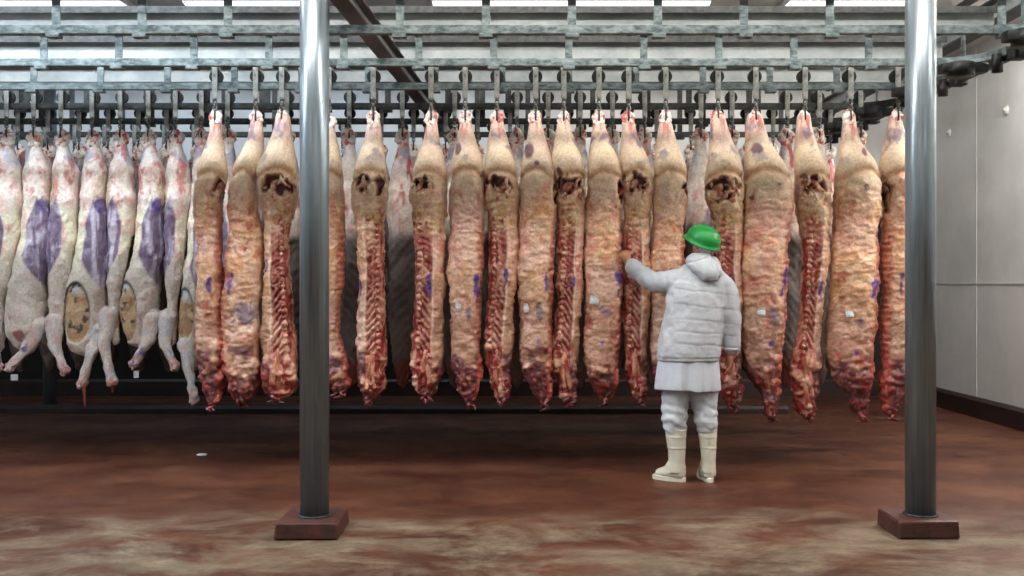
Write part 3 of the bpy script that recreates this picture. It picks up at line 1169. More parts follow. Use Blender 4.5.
FRONT = [
 dict(k='O', e=1, p=[(113,212,221),(122,210,222),(135,209,222),(150,204,225),(165,199,227),(180,196,226),(200,194,223),(230,196,222),(260,197,223),(290,198,223),(320,196,224),(350,197,225),(375,200,223),(392,204,221),(406,208,216)],
      cav=[(221,190,6,15)], ink=[(212,287,2.6,10),(213,279,3,4)], yel=.6, label='cream beef side standing first in the front row, beside the pale veal', s='beef side next to the pale veal'),
 dict(k='O', e=-1, p=[(113,252,262),(125,250,263),(140,247,264),(155,240,264),(170,233,258),(190,228,256),(215,228,259),(245,229,263),(280,224,262),(310,223,262),(340,223,261),(370,225,261),(390,229,259),(403,233,250)],
      cav=[(229,190,4,14)], ink=[(234,285,2.2,8),(235,276,3,3.5)], smear=[(250,312,13,10)], yel=.7, label='tan beef side leaning inwards with a blue smear, second in the front row', s='leaning tan beef side second in the row'),
 dict(k='C', e=-1, p=[(113,276,290),(122,275,291),(135,272,292),(150,265,295),(165,259,297),(180,257,298),(195,258,298),(210,263,294),(235,264,290),(265,265,289),(300,264,292),(330,263,295),(360,263,298),(385,263,297),(398,267,290)],
      cav=[(279,187,19,11)], ink=[(269,266,2,8)], yel=.65, hred=.2, label='split beef side with spine and ribs, left of the left steel column', s='split side left of the left column'),
 dict(k='O', e=1, p=[(118,326,334),(135,322,336),(150,316,340),(180,308,344),(220,305,345),(260,306,345),(290,308,343),(315,312,340),(335,316,341),(360,320,346),(380,325,348),(392,335,346)],
      yel=1.0, val=.9, label='orange tan beef side half hidden behind the left steel column', s='side hidden behind the left column'),
 dict(k='C', e=-1, p=[(113,369,379),(125,367,381),(140,364,383),(155,359,385),(175,352,388),(190,351,388),(205,352,386),(230,356,385),(260,359,384),(290,359,384),(320,357,385),(350,356,387),(375,357,386),(390,359,382),(402,366,372)],
      cav=[(366,186,9,9),(381,184,7,11)], ink=[(362,285,1.8,11)], yel=.4, label='split beef side with red ribs, first one wholly clear of the left column', s='first split side clear of the left column'),
 dict(k='C', e=1, p=[(113,427,436),(125,426,438),(140,423,440),(155,418,444),(175,411,447),(195,409,447),(215,413,447),(245,414,446),(280,415,445),(310,414,443),(340,413,442),(365,412,443),(385,415,440),(398,420,433)],
      cav=[(424,185,11,9)], ink=[(430,287,2.6,10),(431,276,2.5,4)], yel=.45, tags=[(419,402,5,7)], label='split beef side with red spine and orange back, second clear of left column', s='second split side clear of the left column'),
 dict(k='O', e=1, p=[(113,461,470),(128,459,473),(142,456,477),(158,452,483),(180,450,485),(205,449,485),(235,449,484),(265,448,483),(295,449,482),(320,451,481),(345,451,480),(370,451,482),(388,458,480),(405,466,474)],
      ink=[(477,290,3,10),(476,279,2.6,5)], smear=[(470,314,4,6)], spot=[(459,150,4,7)], tags=[(459,305,5,9)], yel=.35, label='fat covered beef side with white tag, third clear of the left column', s='tagged fat side third from the left column'),
 dict(k='C', e=1, p=[(113,492,502),(128,490,505),(142,487,509),(158,485,515),(180,484,519),(200,485,519),(220,487,518),(250,488,518),(280,488,516),(310,486,514),(340,484,513),(365,484,512),(385,490,511),(402,496,510)],
      cav=[(500,186,14,10),(486,188,4,9)], ink=[(506,276,2,10)], spot=[(494,178,4,3)], yel=.5, hred=.6, label='split beef side with red hock, between two tagged fat sides', s='split side between two tagged sides'),
 dict(k='O', e=1, p=[(113,531,540),(128,528,543),(142,526,547),(158,522,552),(180,519,556),(205,519,556),(235,518,555),(265,517,554),(295,519,553),(320,520,553),(345,519,552),(370,521,552),(388,530,552),(406,541,549)],
      cav=[(554,192,4,10)], ink=[(546,283,2,11),(538,340,2,3)], smear=[(539,313,3,10)], spot=[(529,152,5,9),(536,165,3,3)], tags=[(527,307,5,9)], yel=.55, label='tagged beef side with purple haunch patch, second left of the touched side', s='tagged side second left of the touched one'),
 dict(k='C', e=1, p=[(113,559,568),(128,556,571),(142,554,576),(158,551,582),(180,553,586),(200,556,586),(220,557,586),(250,557,585),(280,557,583),(310,556,582),(340,552,580),(365,552,577),(385,558,577),(402,563,576)],
      cav=[(570,188,14,10),(557,188,4,10)], ink=[(573,281,1.8,9)], spot=[(559,175,3,7)], yel=.5, label='split beef side with long ribs, directly left of the touched side', s='split side left of the touched one'),
 dict(k='O', e=1, p=[(113,594,603),(128,592,606),(142,590,611),(158,588,618),(180,587,623),(205,586,622),(235,585,621),(265,584,623),(295,585,624),(320,586,622),(345,583,619),(370,584,618),(388,594,617),(402,600,608)],
      cav=[(620,194,5,12)], ink=[(618,277,3.5,9),(618,292,2,5),(601,342,2,3)], smear=[(604,310,6,5)], tags=[(595,300,9,8,.2)], yel=.4, label='pale fat beef side that the worker touches with one hand', s='beef side touched by the worker'),
 dict(k='C', e=1, p=[(113,623,633),(128,622,636),(142,620,640),(158,620,648),(180,621,654),(200,622,652),(220,623,650),(250,624,650),(280,624,650),(310,623,649),(340,622,648),(365,624,648),(385,628,648),(402,634,645)],
      cav=[(636,186,13,11)], spot=[(633,174,4,3)], yel=.6, hred=.7, label='split beef side behind the raised forearm of the worker', s='split side behind the raised forearm'),
 dict(k='O', e=1, p=[(113,661,669),(128,658,673),(142,656,677),(158,654,683),(180,652,688),(205,652,686),(235,652,684),(265,650,684),(295,650,684),(345,650,682),(375,652,680),(400,660,672)],
      cav=[(684,190,4,8)], yel=.8, label='golden tan beef side mostly hidden by the back of the worker', s='side hidden by the worker'),
 dict(k='C', e=1, p=[(113,710,724),(128,710,728),(142,709,733),(158,708,739),(180,705,742),(200,706,743),(225,714,743),(260,716,742),(300,716,742),(340,716,741),(365,717,741),(390,720,740),(408,728,737)],
      cav=[(721,190,16,11)], spot=[(719,179,4,3)], yel=.7, hred=.6, label='split beef side just right of the green hard hat', s='split side beside the hard hat'),
 dict(k='O', e=1, p=[(113,747,762),(128,745,765),(142,745,770),(158,745,780),(180,744,792),(205,743,794),(235,743,789),(265,742,786),(295,742,785),(325,742,784),(350,742,782),(375,746,780),(395,760,780),(418,768,776)],
      ink=[(780,276,3,11),(778,292,2.5,7),(768,343,3,3)], smear=[(770,316,4,10)], spot=[(754,150,6,6),(748,199,2.5,3),(774,186,2,1.5)], tags=[(757,312,8,8)], yel=.2, tr=.85, label='broad pinkish fat beef side immediately right of the worker', s='broad pink side right of the worker'),
 dict(k='C', e=1, p=[(113,797,810),(128,796,812),(142,795,816),(158,794,822),(180,795,830),(205,797,831),(230,800,830),(260,801,828),(300,800,823),(335,797,821),(360,791,820),(385,791,818),(405,795,818),(418,800,812)],
      cav=[(810,187,11,11)], ink=[(818,289,2,10)], spot=[(800,178,4,3)], yel=.3, hred=.5, label='split beef side with long red spine, between two broad fat sides', s='split side between two broad fat sides'),
 dict(k='O', e=1, p=[(113,843,855),(128,842,857),(142,840,860),(158,838,872),(180,836,881),(205,834,880),(235,832,877),(265,830,876),(295,830,876),(325,827,875),(350,825,874),(375,830,872),(395,845,871),(418,857,868)],
      cav=[(881,193,5,15)], ink=[(868,288,3,12),(850,353,2,4)], smear=[(853,322,5,5)], spot=[(860,189,4,4.5),(860,153,3,5)], tags=[(843,313,8,7)], yel=.75, tr=.85, label='broad tan beef side with a round purple spot on its haunch', s='broad tan side with a purple haunch spot'),
 dict(k='O', e=-1, p=[(113,891,901),(128,887,903),(142,884,908),(158,881,914),(180,880,918),(205,883,918),(235,883,918),(265,882,917),(295,882,916),(330,881,916),(360,881,914),(390,881,910),(416,884,896)],
      cav=[(883,194,6,18)], ink=[(895,285,2,8),(896,276,2.5,4)], yel=.7, hred=.6, label='beef side partly hidden behind the right steel column', s='side hidden behind the right column'),
]
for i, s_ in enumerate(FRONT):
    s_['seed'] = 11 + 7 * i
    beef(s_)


def veal(spec, d=8.45, NZ=170, NF=40, NB=16):
    """paler side with its membrane on; kinds: left = flank muscle on the left etc."""
    seed = spec['seed']
    L = Loft(spec['p'], d, NZ, NF, NB, .15, .95, seed=seed)
    V, U, PX, F, P = L.V, L.U, L.PX, L.F, L.P
    Q = P + seed * 2.9
    nA = fbm(Q * 6, seed)
    nB = fbm(Q * 16, seed + 1)
    nS = fbm(Q * np.array([38, 38, 5]), seed + 2)
    nF = fbm(Q * 44, seed + 3)
    one = np.ones(V.shape + (3,))
    v0 = spec['p'][0][0]
    W = (V - v0) / (spec['p'][-1][0] - v0) * 248 + 132           # author in the pixels of the pale row
    m = spec.get('m', 1)                                         # side of the flank muscle
    nR = 1 - np.abs(fbm(Q * np.array([13, 13, 8]), seed + 71, 4))
    L.disp(nA * .014 * sst(150, 200, W) + nB * .008 + (nR - .7) * .010 * sst(150, 180, W) + nF * .003)
    L.disp(-.02 * np.exp(-((W - 258 - U * m * 14) / 16) ** 2) * np.clip(F, 0, 1) * (0 if spec.get('plain') else 1) + nS * .003 * sst(200, 215, W))
    shank = one * mix(one * lin((226, 214, 206)), one * lin((206, 140, 128)), sst(0, .5, nB))
    c = mix(shank, one * lin((158, 164, 180)), sst(.0, .5, U * -m * .7 + nB * .8 + .1 - np.abs(W - 158 - U * 8) / 40) * sst(143, 150, W) * (1 - sst(166, 182, W)) * .85)
    c2 = mix(one * lin((226, 212, 200)), one * lin((218, 172, 162)), sst(-.1, .6, nB + .6 * nS) * spec.get('pink', .7))
    c = mix(c, c2, sst(160, 178, W + nB * 6))
    c = mix(c, one * lin((186, 74, 74)), sst(.2, .6, fbm(Q * np.array([16, 16, 7]), seed + 6)) * (1 - sst(200, 230, W)) * sst(140, 150, W) * spec.get('pink', .7))
    # thin tan/brown fat at the rear edge of the leg
    c = mix(c, one * lin((176, 146, 118)), sst(.45, .8, U * m + nB * .3) * sst(175, 195, W) * (1 - sst(225, 240, W)) * .75)
    c = mix(c, one * lin((236, 230, 216)), sst(.86, .98, nR) * sst(160, 180, W) * .55)
    c = mix(c, one * lin((196, 116, 108)), sst(.42, .2, nR) * sst(150, 170, W) * .35)
    if spec.get('inner'):
        rb = sst(225, 240, W)
        ph = (W - U * m * 16) / 10.5 * 2 * math.pi + nA * 2
        rib = sst(-.3, .8, np.sin(ph))
        L.disp(rb * (rib - .5) * .006)
        g = mix(one * MEMB, one * lin((110, 98, 98)), .5 + nA)
        g = mix(g, one * lin((178, 168, 160)), rib * .35)
        c = mix(c, g * .5, rb)
        c = mix(c, one * RED * .8, sst(345, 365, W + nB * 12) * .8)
    else:
        # flank muscle: wedge starting at a point and broadening downward
        um = U * m
        left = .30 - sst(203, 240, W) * .62 + sst(268, 312, W) * 1.3
        right = .34 + sst(203, 232, W) * .9
        mus = sst(-.06, .08, um - left + nS * .05) * sst(-.06, .08, right - um + nS * .05) * sst(202, 208, W) * (1 - sst(300, 318, W + nB * 5))
        mc = mix(one * VPURP, one * VPURP2, sst(-.25, .5, nS))
        mc = mix(mc, one * lin((104, 70, 104)), sst(.2, .6, nB) * .6)
        c = mix(c, mix(one * lin((222, 214, 186)), one * lin((214, 178, 164)), sst(.1, .5, nB)), sst(205, 235, W) * (1 - mus) * .8)
        c = mix(c, mc, mus)
        c = mix(c, one * lin((214, 204, 196)), sst(262, 290, W) * (1 - mus) * .7)
        # ink by the flank
        ik = blob(spec['p'][0][1] + 4 + 12 * m, v0 + 72, PX, V, 5, 8, nF) * (F > 0) * (m > 0)
        c = mix(c, one * INK * .8, ik * .75)
        c = mix(c, one * lin((150, 60, 64)), sst(.4, .7, fbm(Q * 11, seed + 9)) * sst(330, 350, W) * .8)
    if spec.get('cavity'):
        cv = sst(215, 240, W + nB * 8)
        c = mix(c, one * mix(one * lin((92, 70, 66)), one * lin((58, 38, 38)), .5 + nA), cv * .92)
    if 'oval' in spec:
        ox, oy, rx, ry = spec['oval']
        r = np.sqrt(((PX - ox) / rx) ** 2 + ((V - oy) / ry) ** 2)
        ov = (1 - sst(.95, 1.02, r)) * (F > 0)
        ring = np.exp(-((r - 1.02) / .07) ** 2) * (F > 0) * sst(oy + ry * .9, oy - ry * .3, V)
        L.P[..., 1] += .025 * ov
        oc = mix(one * lin((204, 176, 138)), one * lin((176, 138, 102)), .5 + nB)
        oc = mix(oc, one * lin((196, 206, 208)), sst(.1, .4, -(V - oy + ry * .45) / ry + nB * .3))
        oc = mix(oc, one * lin((44, 40, 52)), sst(.35, .6, fbm(Q * 20, seed + 13)) * .9)
        c = mix(c, oc, ov)
        c = mix(c, one * lin((62, 34, 40)), ring * .9)
    L.col = np.clip(c * spec.get('val', 1.0), .004, .95)
    topx = (spec['p'][0][1] + spec['p'][0][2]) / 2
    low = min(Z_(spec['p'][-1][0], d), *([Z_(l[-1][1], d) for l in spec.get('legs', [])] or [9]))
    root = empty(spec.get('name', 'veal_side'), (X_(topx, d), d, low))
    link_mesh('body', L.mesh('body', root.location), M['flesh'], root)
    if not spec.get('plain'):
        hock(L, root, topx, v0 + 4, seed, .24, 1.25 if d < 9 else 1.1)
    for leg in spec.get('legs', []):
        bm = bmesh.new()
        (xa, ya, ra), (xb, yb, rb_), (xc, yc, rc) = leg
        chain = [(xa, ya, ra * 1.55, .035), (xa * .45 + xb * .55, ya * .45 + yb * .55, rb_ * 1.25, .055), (xb, yb, rb_ * .98, .075), (xb * .55 + xc * .45, yb * .55 + yc * .45, rc * .74, .09), (xb * .15 + xc * .85, yb * .15 + yc * .85, rc * .80, .095), (xc, yc, rc * .92, .095)]
        pts = [(X_(x, d), d - dy, Z_(y, d)) for x, y, r, dy in chain]
        add_tube(bm, pts, [r / L.s for x, y, r, dy in chain], 18)
        ex, ez = pts[-1][0], pts[-1][2]
        for k in range(6):
            add_ball(bm, (ex + random.uniform(-.025, .025), pts[-1][1] + random.uniform(-.02, .015), ez + random.uniform(-.03, .02)), (.024, .024, .022), 2)
        sp = np.array(pts[-1])
        def legcol(Pp, sp=sp):
            cc = mix(np.broadcast_to(lin((206, 206, 210)), Pp.shape), np.broadcast_to(lin((226, 214, 204)), Pp.shape), .5 + fbm(Pp * 18, seed + 61))
            dd = np.linalg.norm(Pp - sp, axis=1)
            cc = mix(cc, np.broadcast_to(lin((196, 110, 104)), Pp.shape), (1 - sst(.02, .12, dd)) * sst(-.4, .3, fbm(Pp * 40, seed + 62)))
            cc = mix(cc, np.broadcast_to(lin((120, 40, 42)), Pp.shape), (1 - sst(.0, .055, dd)) * sst(0, .4, fbm(Pp * 60, seed + 64)))
            cc = mix(cc, np.broadcast_to(lin((206, 168, 160)), Pp.shape), sst(.1, .5, fbm(Pp * np.array([30, 30, 14]), seed + 65)) * .7)
            cc = mix(cc, np.broadcast_to(INK, Pp.shape), sst(.62, .75, fbm(Pp * 13, seed + 63)) * .8)
            return cc
        col_mesh('foreleg', bm, root, legcol, amp=.012)
    if spec.get('tail'):
        x, y, x2, y2 = spec['tail']
        bm = bmesh.new()
        add_tube(bm, [(X_(x, d), d - .1, Z_(y, d)), (X_((x + x2) / 2 + .5, d), d - .1, Z_((y + y2) / 2, d)), (X_(x2, d), d - .1, Z_(y2, d))], [.018, .014, .010], 8)
        col_mesh('neck_trim', bm, root, lambda Pp: mix(np.broadcast_to(lin((150, 84, 70)), Pp.shape), np.broadcast_to(DRED, Pp.shape), .5 + fbm(Pp * 30, seed)))
    if spec.get('tag'):
        x, y, w, h = spec['tag']
        bm = bmesh.new()
        yy = d - .13
        add_box(bm, X_(x - w / 2, d), X_(x + w / 2, d), yy - .001, yy + .001, Z_(y + h / 2, d), Z_(y - h / 2, d))
        o = from_bm('paper_tag', bm, M['paper'], root)
        o['label'] = 'white paper tag'
        bm = bmesh.new()
        add_tube(bm, [(X_(x - w / 4, d), yy, Z_(y - h / 2, d)), (X_(x - w / 2, d), yy + .01, Z_(y - h / 2 - 5, d)), (X_(x - w / 2 + 1, d), yy + .05, Z_(y - h / 2 - 12, d))], .0025, 6)
        from_bm('tag_string', bm, M['darksteel'], root)
    tag(root, spec['label'], spec.get('cat', 'veal side'), spec['group'])
    trolley(X_(topx, d), d, 'trolley carrying the ' + spec['s'], 'trolleys of the rear rows')
    return root


G4 = 'pale veal sides at the left end of the second row'
VEAL = [
 dict(p=[(134,4,14),(142,4,14),(150,0,14),(170,-8,21),(200,-10,24),(230,-9,21),(260,-10,15),(300,-9,5),(335,-6,5),(352,-4,4)], m=-1, legs=[[(-4,325,6),(-1,345,5.5),(4,366,5)]],
      label='pale veal side cut by the picture edge, outermost of its row', s='outermost veal side'),
 dict(p=[(134,31,41),(142,31,41),(150,30,42),(170,25,50),(200,24,52),(230,22,51),(260,16,50),(285,10,48),(310,7,46),(330,8,44),(350,15,35)], m=1, legs=[[(40,325,7),(34,345,6.5),(16,366,5.5)]], tag=(22,376,7,6),
      label='pale veal side with a square white tag under its foreleg', s='veal side with the white tag'),
 dict(p=[(134,58,68),(142,58,68),(150,57,70),(170,53,78),(200,52,79),(230,49,77),(260,48,75),(300,50,67),(330,52,65),(345,55,63)], m=-1, legs=[[(57,322,6.5),(59,345,6),(70,369,5.5)]],
      label='pale veal side with purple flank, left of the black-spotted oval cut', s='veal side left of the oval cut'),
 dict(p=[(134,89,99),(142,89,99),(150,88,101),(170,83,107),(200,80,108),(230,79,108),(260,76,108),(290,68,107),(320,67,105),(340,70,102),(356,76,94)], m=1, oval=(82,313,14,30), legs=[[(100,330,6.5),(96,350,6),(87,382,5.5)]], tail=(88,380,90,404),
      label='pale veal side with large tan oval cut and a long red tail of meat', s='veal side with the large oval cut'),
 dict(p=[(134,117,127),(142,117,127),(150,115,128),(170,110,135),(200,109,136),(230,108,135),(260,107,129),(290,109,121),(320,110,119),(345,112,119)], m=-1, legs=[[(110,315,6.5),(108,345,6),(117,380,5.5)]], tail=(117,378,117,390),
      label='pale veal side with blue ink on a straight hanging foreleg', s='veal side with the ink marked foreleg'),
 dict(p=[(134,145,155),(142,145,155),(150,144,157),(170,140,164),(200,138,166),(230,136,164),(260,131,163),(290,123,160),(310,121,158),(330,123,153),(348,130,148)], m=1, oval=(131,312,11,30), legs=[[(154,318,7),(151,340,6.5),(138,363,5.5)]], tag=(142,373,5,7),
      label='pale veal side with narrow tan cut and foreleg bent to the left', s='veal side with the narrow cut'),
 dict(p=[(134,172,182),(142,172,182),(150,171,183),(170,167,190),(200,165,192),(230,164,186),(260,164,184),(300,166,179),(330,167,177),(345,169,176)], m=-1, legs=[[(169,318,6.5),(168,342,6),(179,366,5.5)]],
      label='narrow pale veal side with purple flank, second from the first beef side', s='narrow veal side'),
 dict(p=[(132,198,208),(142,197,208),(160,194,210),(180,192,210),(210,189,208),(250,188,207),(290,182,206),(320,179,204),(345,180,200),(372,186,199)], m=1, pink=.3, oval=(187,315,10,26), legs=[[(188,345,5.5),(192,370,5),(198,398,5)]],
      label='whitish veal side half tucked behind the first beef side', s='whitish veal side by the first beef side'),
 dict(p=[(132,224,234),(142,223,234),(160,219,236),(180,217,238),(210,216,240),(260,214,240),(320,214,238),(360,220,234)], m=-1, label='veal side showing between the first and second beef sides', s='veal side behind the first two beef sides'),
]
for i, s_ in enumerate(VEAL):
    s_['seed'] = 201 + 5 * i
    s_['group'] = G4
    veal(s_)


# second-row sides seen between the front ones
def rear_prof(tx, w=1.0, y0=132, y1=388):
    k = (y1 - y0) / 256
    f = lambda y: y0 + (y - 132) * k
    h = w * k
    return [(f(132), tx - 5 * h, tx + 5 * h), (f(142), tx - 5.5 * h, tx + 5.5 * h), (f(152), tx - 7 * h, tx + 7 * h), (f(170), tx - 12 * h, tx + 12 * h), (f(200), tx - 15 * h, tx + 15 * h),
            (f(240), tx - 15 * h, tx + 15 * h), (f(290), tx - 15.5 * h, tx + 15.5 * h), (f(330), tx - 14.5 * h, tx + 14.5 * h), (f(360), tx - 11 * h, tx + 11 * h), (f(388), tx - 5 * h, tx + 5 * h)]


R4 = [(288, 'beside the left edge of the left column', 1), (350, 'right of the left column, behind its orange neighbour', 1), (403, 'in the gap between the first two clear split sides', 1), (455, 'at the shoulder of the third clear beef side', 0),
      (517, 'between the tagged side and the red hocked split side', 0), (548, 'right of the side with a purple haunch patch', 0), (580, 'left of the side being touched', 0), (614, 'right of the side being touched', 0),
      (646, 'between the raised forearm side and the hidden one', 0), (702, 'streaked red, directly above the green hard hat', 0), (733, 'right of the split side near the hard hat', 0),
      (788, 'between the broad pink side and its split neighbour', 1), (820, 'right of the split side with long red spine', 0), (861, 'with its hock beside the spotted broad side', 0)]
for i, (tx, where, inn) in enumerate(R4):
    tx2 = tx + (-2 if tx > 600 else 0)
    veal(dict(p=rear_prof(tx2, .95 if i % 2 else 1.0), m=1 if i % 2 else -1, seed=401 + 3 * i, inner=inn, cavity=not inn, pink=1.1 if i % 3 else .6, group='sides of the second row behind the beef',
              label='pale second row side ' + where, s='second row side ' + where.split(',')[0].replace('with its hock ', '')), NZ=130, NF=30, NB=12)
# third hanging row (rail five), mostly hidden
R5 = [(20, 'behind the outermost veal side'), (50, 'behind the veal side with white tag'), (81, 'reddish, behind the oval cut veal side'), (110, 'left of the ink marked veal side'), (140, 'right of the ink marked veal side'), (168, 'behind the narrow cut veal side'), (198, 'tan, behind the narrow veal side'),
      (382, 'behind the first clear split side'), (478, 'between third clear side and red hocked one'), (596, 'behind the touched side'), (690, 'left of the streaked red side'), (746, 'behind the broad pink side'), (772, 'right behind the broad pink side'), (829, 'orange, beside the long red spine side')]
for i, (tx, where) in enumerate(R5):
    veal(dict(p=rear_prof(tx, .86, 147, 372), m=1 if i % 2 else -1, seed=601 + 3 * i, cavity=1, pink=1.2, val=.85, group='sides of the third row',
              label='dim third row side ' + where, s='third row side ' + where.split(',')[-1].strip()), d=9.23, NZ=110, NF=26, NB=10)
for tx in (-12, 228, 258, 288, 318, 350, 414, 446, 510, 540, 568, 626, 656, 718, 800):
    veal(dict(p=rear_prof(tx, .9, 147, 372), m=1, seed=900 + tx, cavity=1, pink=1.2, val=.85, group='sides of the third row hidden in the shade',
              label='dim third row side deep in the shade between nearer carcasses', s='dim third row sides'), d=9.23, NZ=60, NF=20, NB=8)
SHADE = [o for o in C.objects if o.name.startswith('veal_side') and o.parent is None][-4:]
x, k = -5.6, 0
while x < 2.75:
    src = SHADE[k % 4]
    r = src.copy()
    C.objects.link(r)
    for ch in list(src.children):
        c = ch.copy()
        C.objects.link(c)
        c.parent = r
    r.location = (x, 10.05, src.location.z)
    tag(r, 'dim side hanging in the deepest row, seen only through dark gaps', 'veal side', 'sides of the deepest row')
    trolley(x, 10.05, 'dim trolley carrying a side in the deepest row', 'trolleys of the deepest row')
    k += 1
    x += .30
# ------------------------------------------------------------------ scrap on the floor
sx, sy = X_(202, 8.16), 8.16
bm = bmesh.new()
add_ball(bm, (sx, sy, .010), (.042, .03, .012), 3)
for v in bm.verts:
    v.co += Vector((random.uniform(-.004, .004), random.uniform(-.004, .004), 0))
    v.co.z = max(v.co.z, .001)
tag(from_bm('fat_scrap', bm, M['paper'], None, True, (sx, sy, 0)), 'small white scrap lying on the floor left of the column', 'scrap')

# ------------------------------------------------------------------ the worker
DP = 7.12
def pp(px, py, dy=0.0):
    d = DP + dy
    return Vector((X_(px, d), d, Z_(py, d)))


person = empty('person', (X_(688, DP), DP, 0))
S = FPX / DP


def part(name, me, mat, parent=person):
    n = len(me.vertices)
    co = np.empty(n * 3)
    me.vertices.foreach_get('co', co)
    co = co.reshape(-1, 3) - np.array(parent_loc(parent))
    me.vertices.foreach_set('co', co.ravel())
    return link_mesh(name, me, mat, parent)


HEADC = pp(704, 242)
FACE = Vector((-.60, .80, 0)).normalized()
SIDE = Vector((FACE.y, -FACE.x, 0))          # to the figure's right
ROT = Matrix((SIDE, FACE, Vector((0, 0, 1)))).transposed()   # local x = right, y = face forward
LW = pp(631, 265, .285)                        # left wrist
RW = pp(732, 350, -.0)

# body: one continuous surface from head to feet
bm = bmesh.new()
def hd(x, y, z):
    return HEADC + ROT @ Vector((x, y, z))
add_ball(bm, hd(0, -.01, .012), (.074, .092, .088), 3, ROT)
add_ball(bm, hd(0, .025, -.05), (.058, .062, .07), 3, ROT)
add_ball(bm, hd(0, .088, -.035), (.014, .022, .028), 2, ROT)       # nose
add_ball(bm, hd(0, .078, -.075), (.026, .012, .010), 2, ROT)       # lips
add_ball(bm, hd(0, .066, -.108), (.024, .020, .018), 2, ROT)       # chin
for s_ in (-1, 1):
    add_ball(bm, hd(.078 * s_, -.005, -.03), (.010, .022, .034), 2, ROT)   # ears
    add_ball(bm, hd(.03 * s_, .078, -.012), (.016, .010, .008), 2, ROT)    # eyes / brow
add_tube(bm, [hd(0, -.02, -.06), pp(701, 268)], [.055, .06], 16)
add_tube(bm, [pp(700, 272), pp(694, 300), pp(690, 340), pp(689, 372)], [.09, .125, .12, .125], 20, flat=((0, 1, 0), .75))
add_tube(bm, [pp(697, 281), pp(676, 283, .01), pp(655, 282, .12), pp(642, 274, .24), LW], [.05, .048, .042, .036, .028], 14)
add_tube(bm, [pp(702, 281), pp(720, 287, .0), pp(730, 312, -.01), pp(732, 335, .0), RW], [.05, .048, .042, .036, .028], 14)
add_tube(bm, [pp(680, 372), pp(676, 405), pp(675, 425), pp(676, 468)], [.085, .065, .05, .038], 14)
add_tube(bm, [pp(700, 372), pp(705, 405), pp(707, 425), pp(708, 468)], [.085, .065, .05, .038], 14)
add_tube(bm, [pp(677, 474), pp(664, 477, .09)], [.033, .028], 12)
add_tube(bm, [pp(708, 474), pp(703, 476, .12)], [.033, .028], 12)
# left hand, closed on the probe; runs up and to the left from the cuff
HL = pp(624.5, 257, .315)
pal = (HL - LW).normalized()
add_tube(bm, [LW, LW.lerp(HL, .5), HL], [.028, .033, .036], 14)
side = Vector((.55, -.2, .8)).normalized()
side = (side - pal * side.dot(pal)).normalized()
inw = pal.cross(side).normalized()
if inw.y < 0:
    inw = -inw
KN = []
for k, (o_, ln) in enumerate(((.030, .030), (.011, .034), (-.008, .031), (-.026, .025))):
    b0 = HL + side * o_ + pal * .004
    k1 = b0 + pal * ln
    k2 = k1 + inw * .026 + pal * .002
    k3 = k2 + inw * .004 - pal * .024
    add_tube(bm, [b0, k1, k2, k3], [.0105, .0095, .0088, .0078], 8)
t0 = HL + side * .030 - pal * .022
add_tube(bm, [t0, t0 + side * .020 + pal * .022 + inw * .012, t0 + side * .012 + pal * .046 + inw * .024], [.013, .011, .009], 8)
# right hand, hanging and slightly curled
HR = RW + Vector((-.012, .005, -.055))
add_tube(bm, [RW, RW.lerp(HR, .5), HR, HR + Vector((-.004, .006, -.03))], [.028, .03, .036, .034], 14, flat=((1, 0, 0), .62))
for k, (o_, ln) in enumerate(((.027, .078), (.009, .088), (-.010, .082), (-.027, .064))):
    b0 = HR + Vector((0, o_, -.035))
    add_tube(bm, [b0, b0 + Vector((-.006, 0, -ln * .45)), b0 + Vector((-.018, .002, -ln * .78)), b0 + Vector((-.034, .004, -ln))], [.0105, .0095, .0088, .0075], 8)
t0 = HR + Vector((0, .03, .005))
add_tube(bm, [t0, t0 + Vector((-.012, .02, -.03)), t0 + Vector((-.022, .022, -.06))], [.012, .0105, .0085], 8)
body = part('body', remesh(bm, .0055, 3), M['skin'])

# trousers
bm = bmesh.new()
def leg(rows, dy):
    add_loft(bm, [((X_((a + b) / 2, DP)), DP + dy + dd, Z_(y, DP), (b - a) / 2 / S, t) for (y, a, b, t, dd) in rows], 28, expo=1.0)
leg([(432, 665, 686, .072, .0), (427, 663, 687, .085, .0), (420, 661, 687, .09, -.005), (408, 661, 688, .09, 0), (395, 662, 690, .095, .01), (375, 662, 691, .10, .0), (352, 666, 692, .10, 0)], 0)
leg([(432, 698, 716, .068, .0), (427, 696, 717, .08, .0), (420, 694, 717, .085, -.005), (408, 692, 717, .088, 0), (395, 690, 718, .095, .01), (375, 689, 718, .10, .0), (352, 688, 714, .10, 0)], 0)
me = remesh(bm, .008, 4)
displace_mesh(me, lambda c, n: fbm(c * np.array([9, 9, 13]) + c[:, [2, 0, 1]] * 6, 5) * .010 + np.sin(c[:, 2] * 75 + c[:, 0] * 28 + fbm(c * 9, 3) * 3) * .004 * sst(.75, .45, c[:, 2]))
part('trousers', me, M['trouser'])

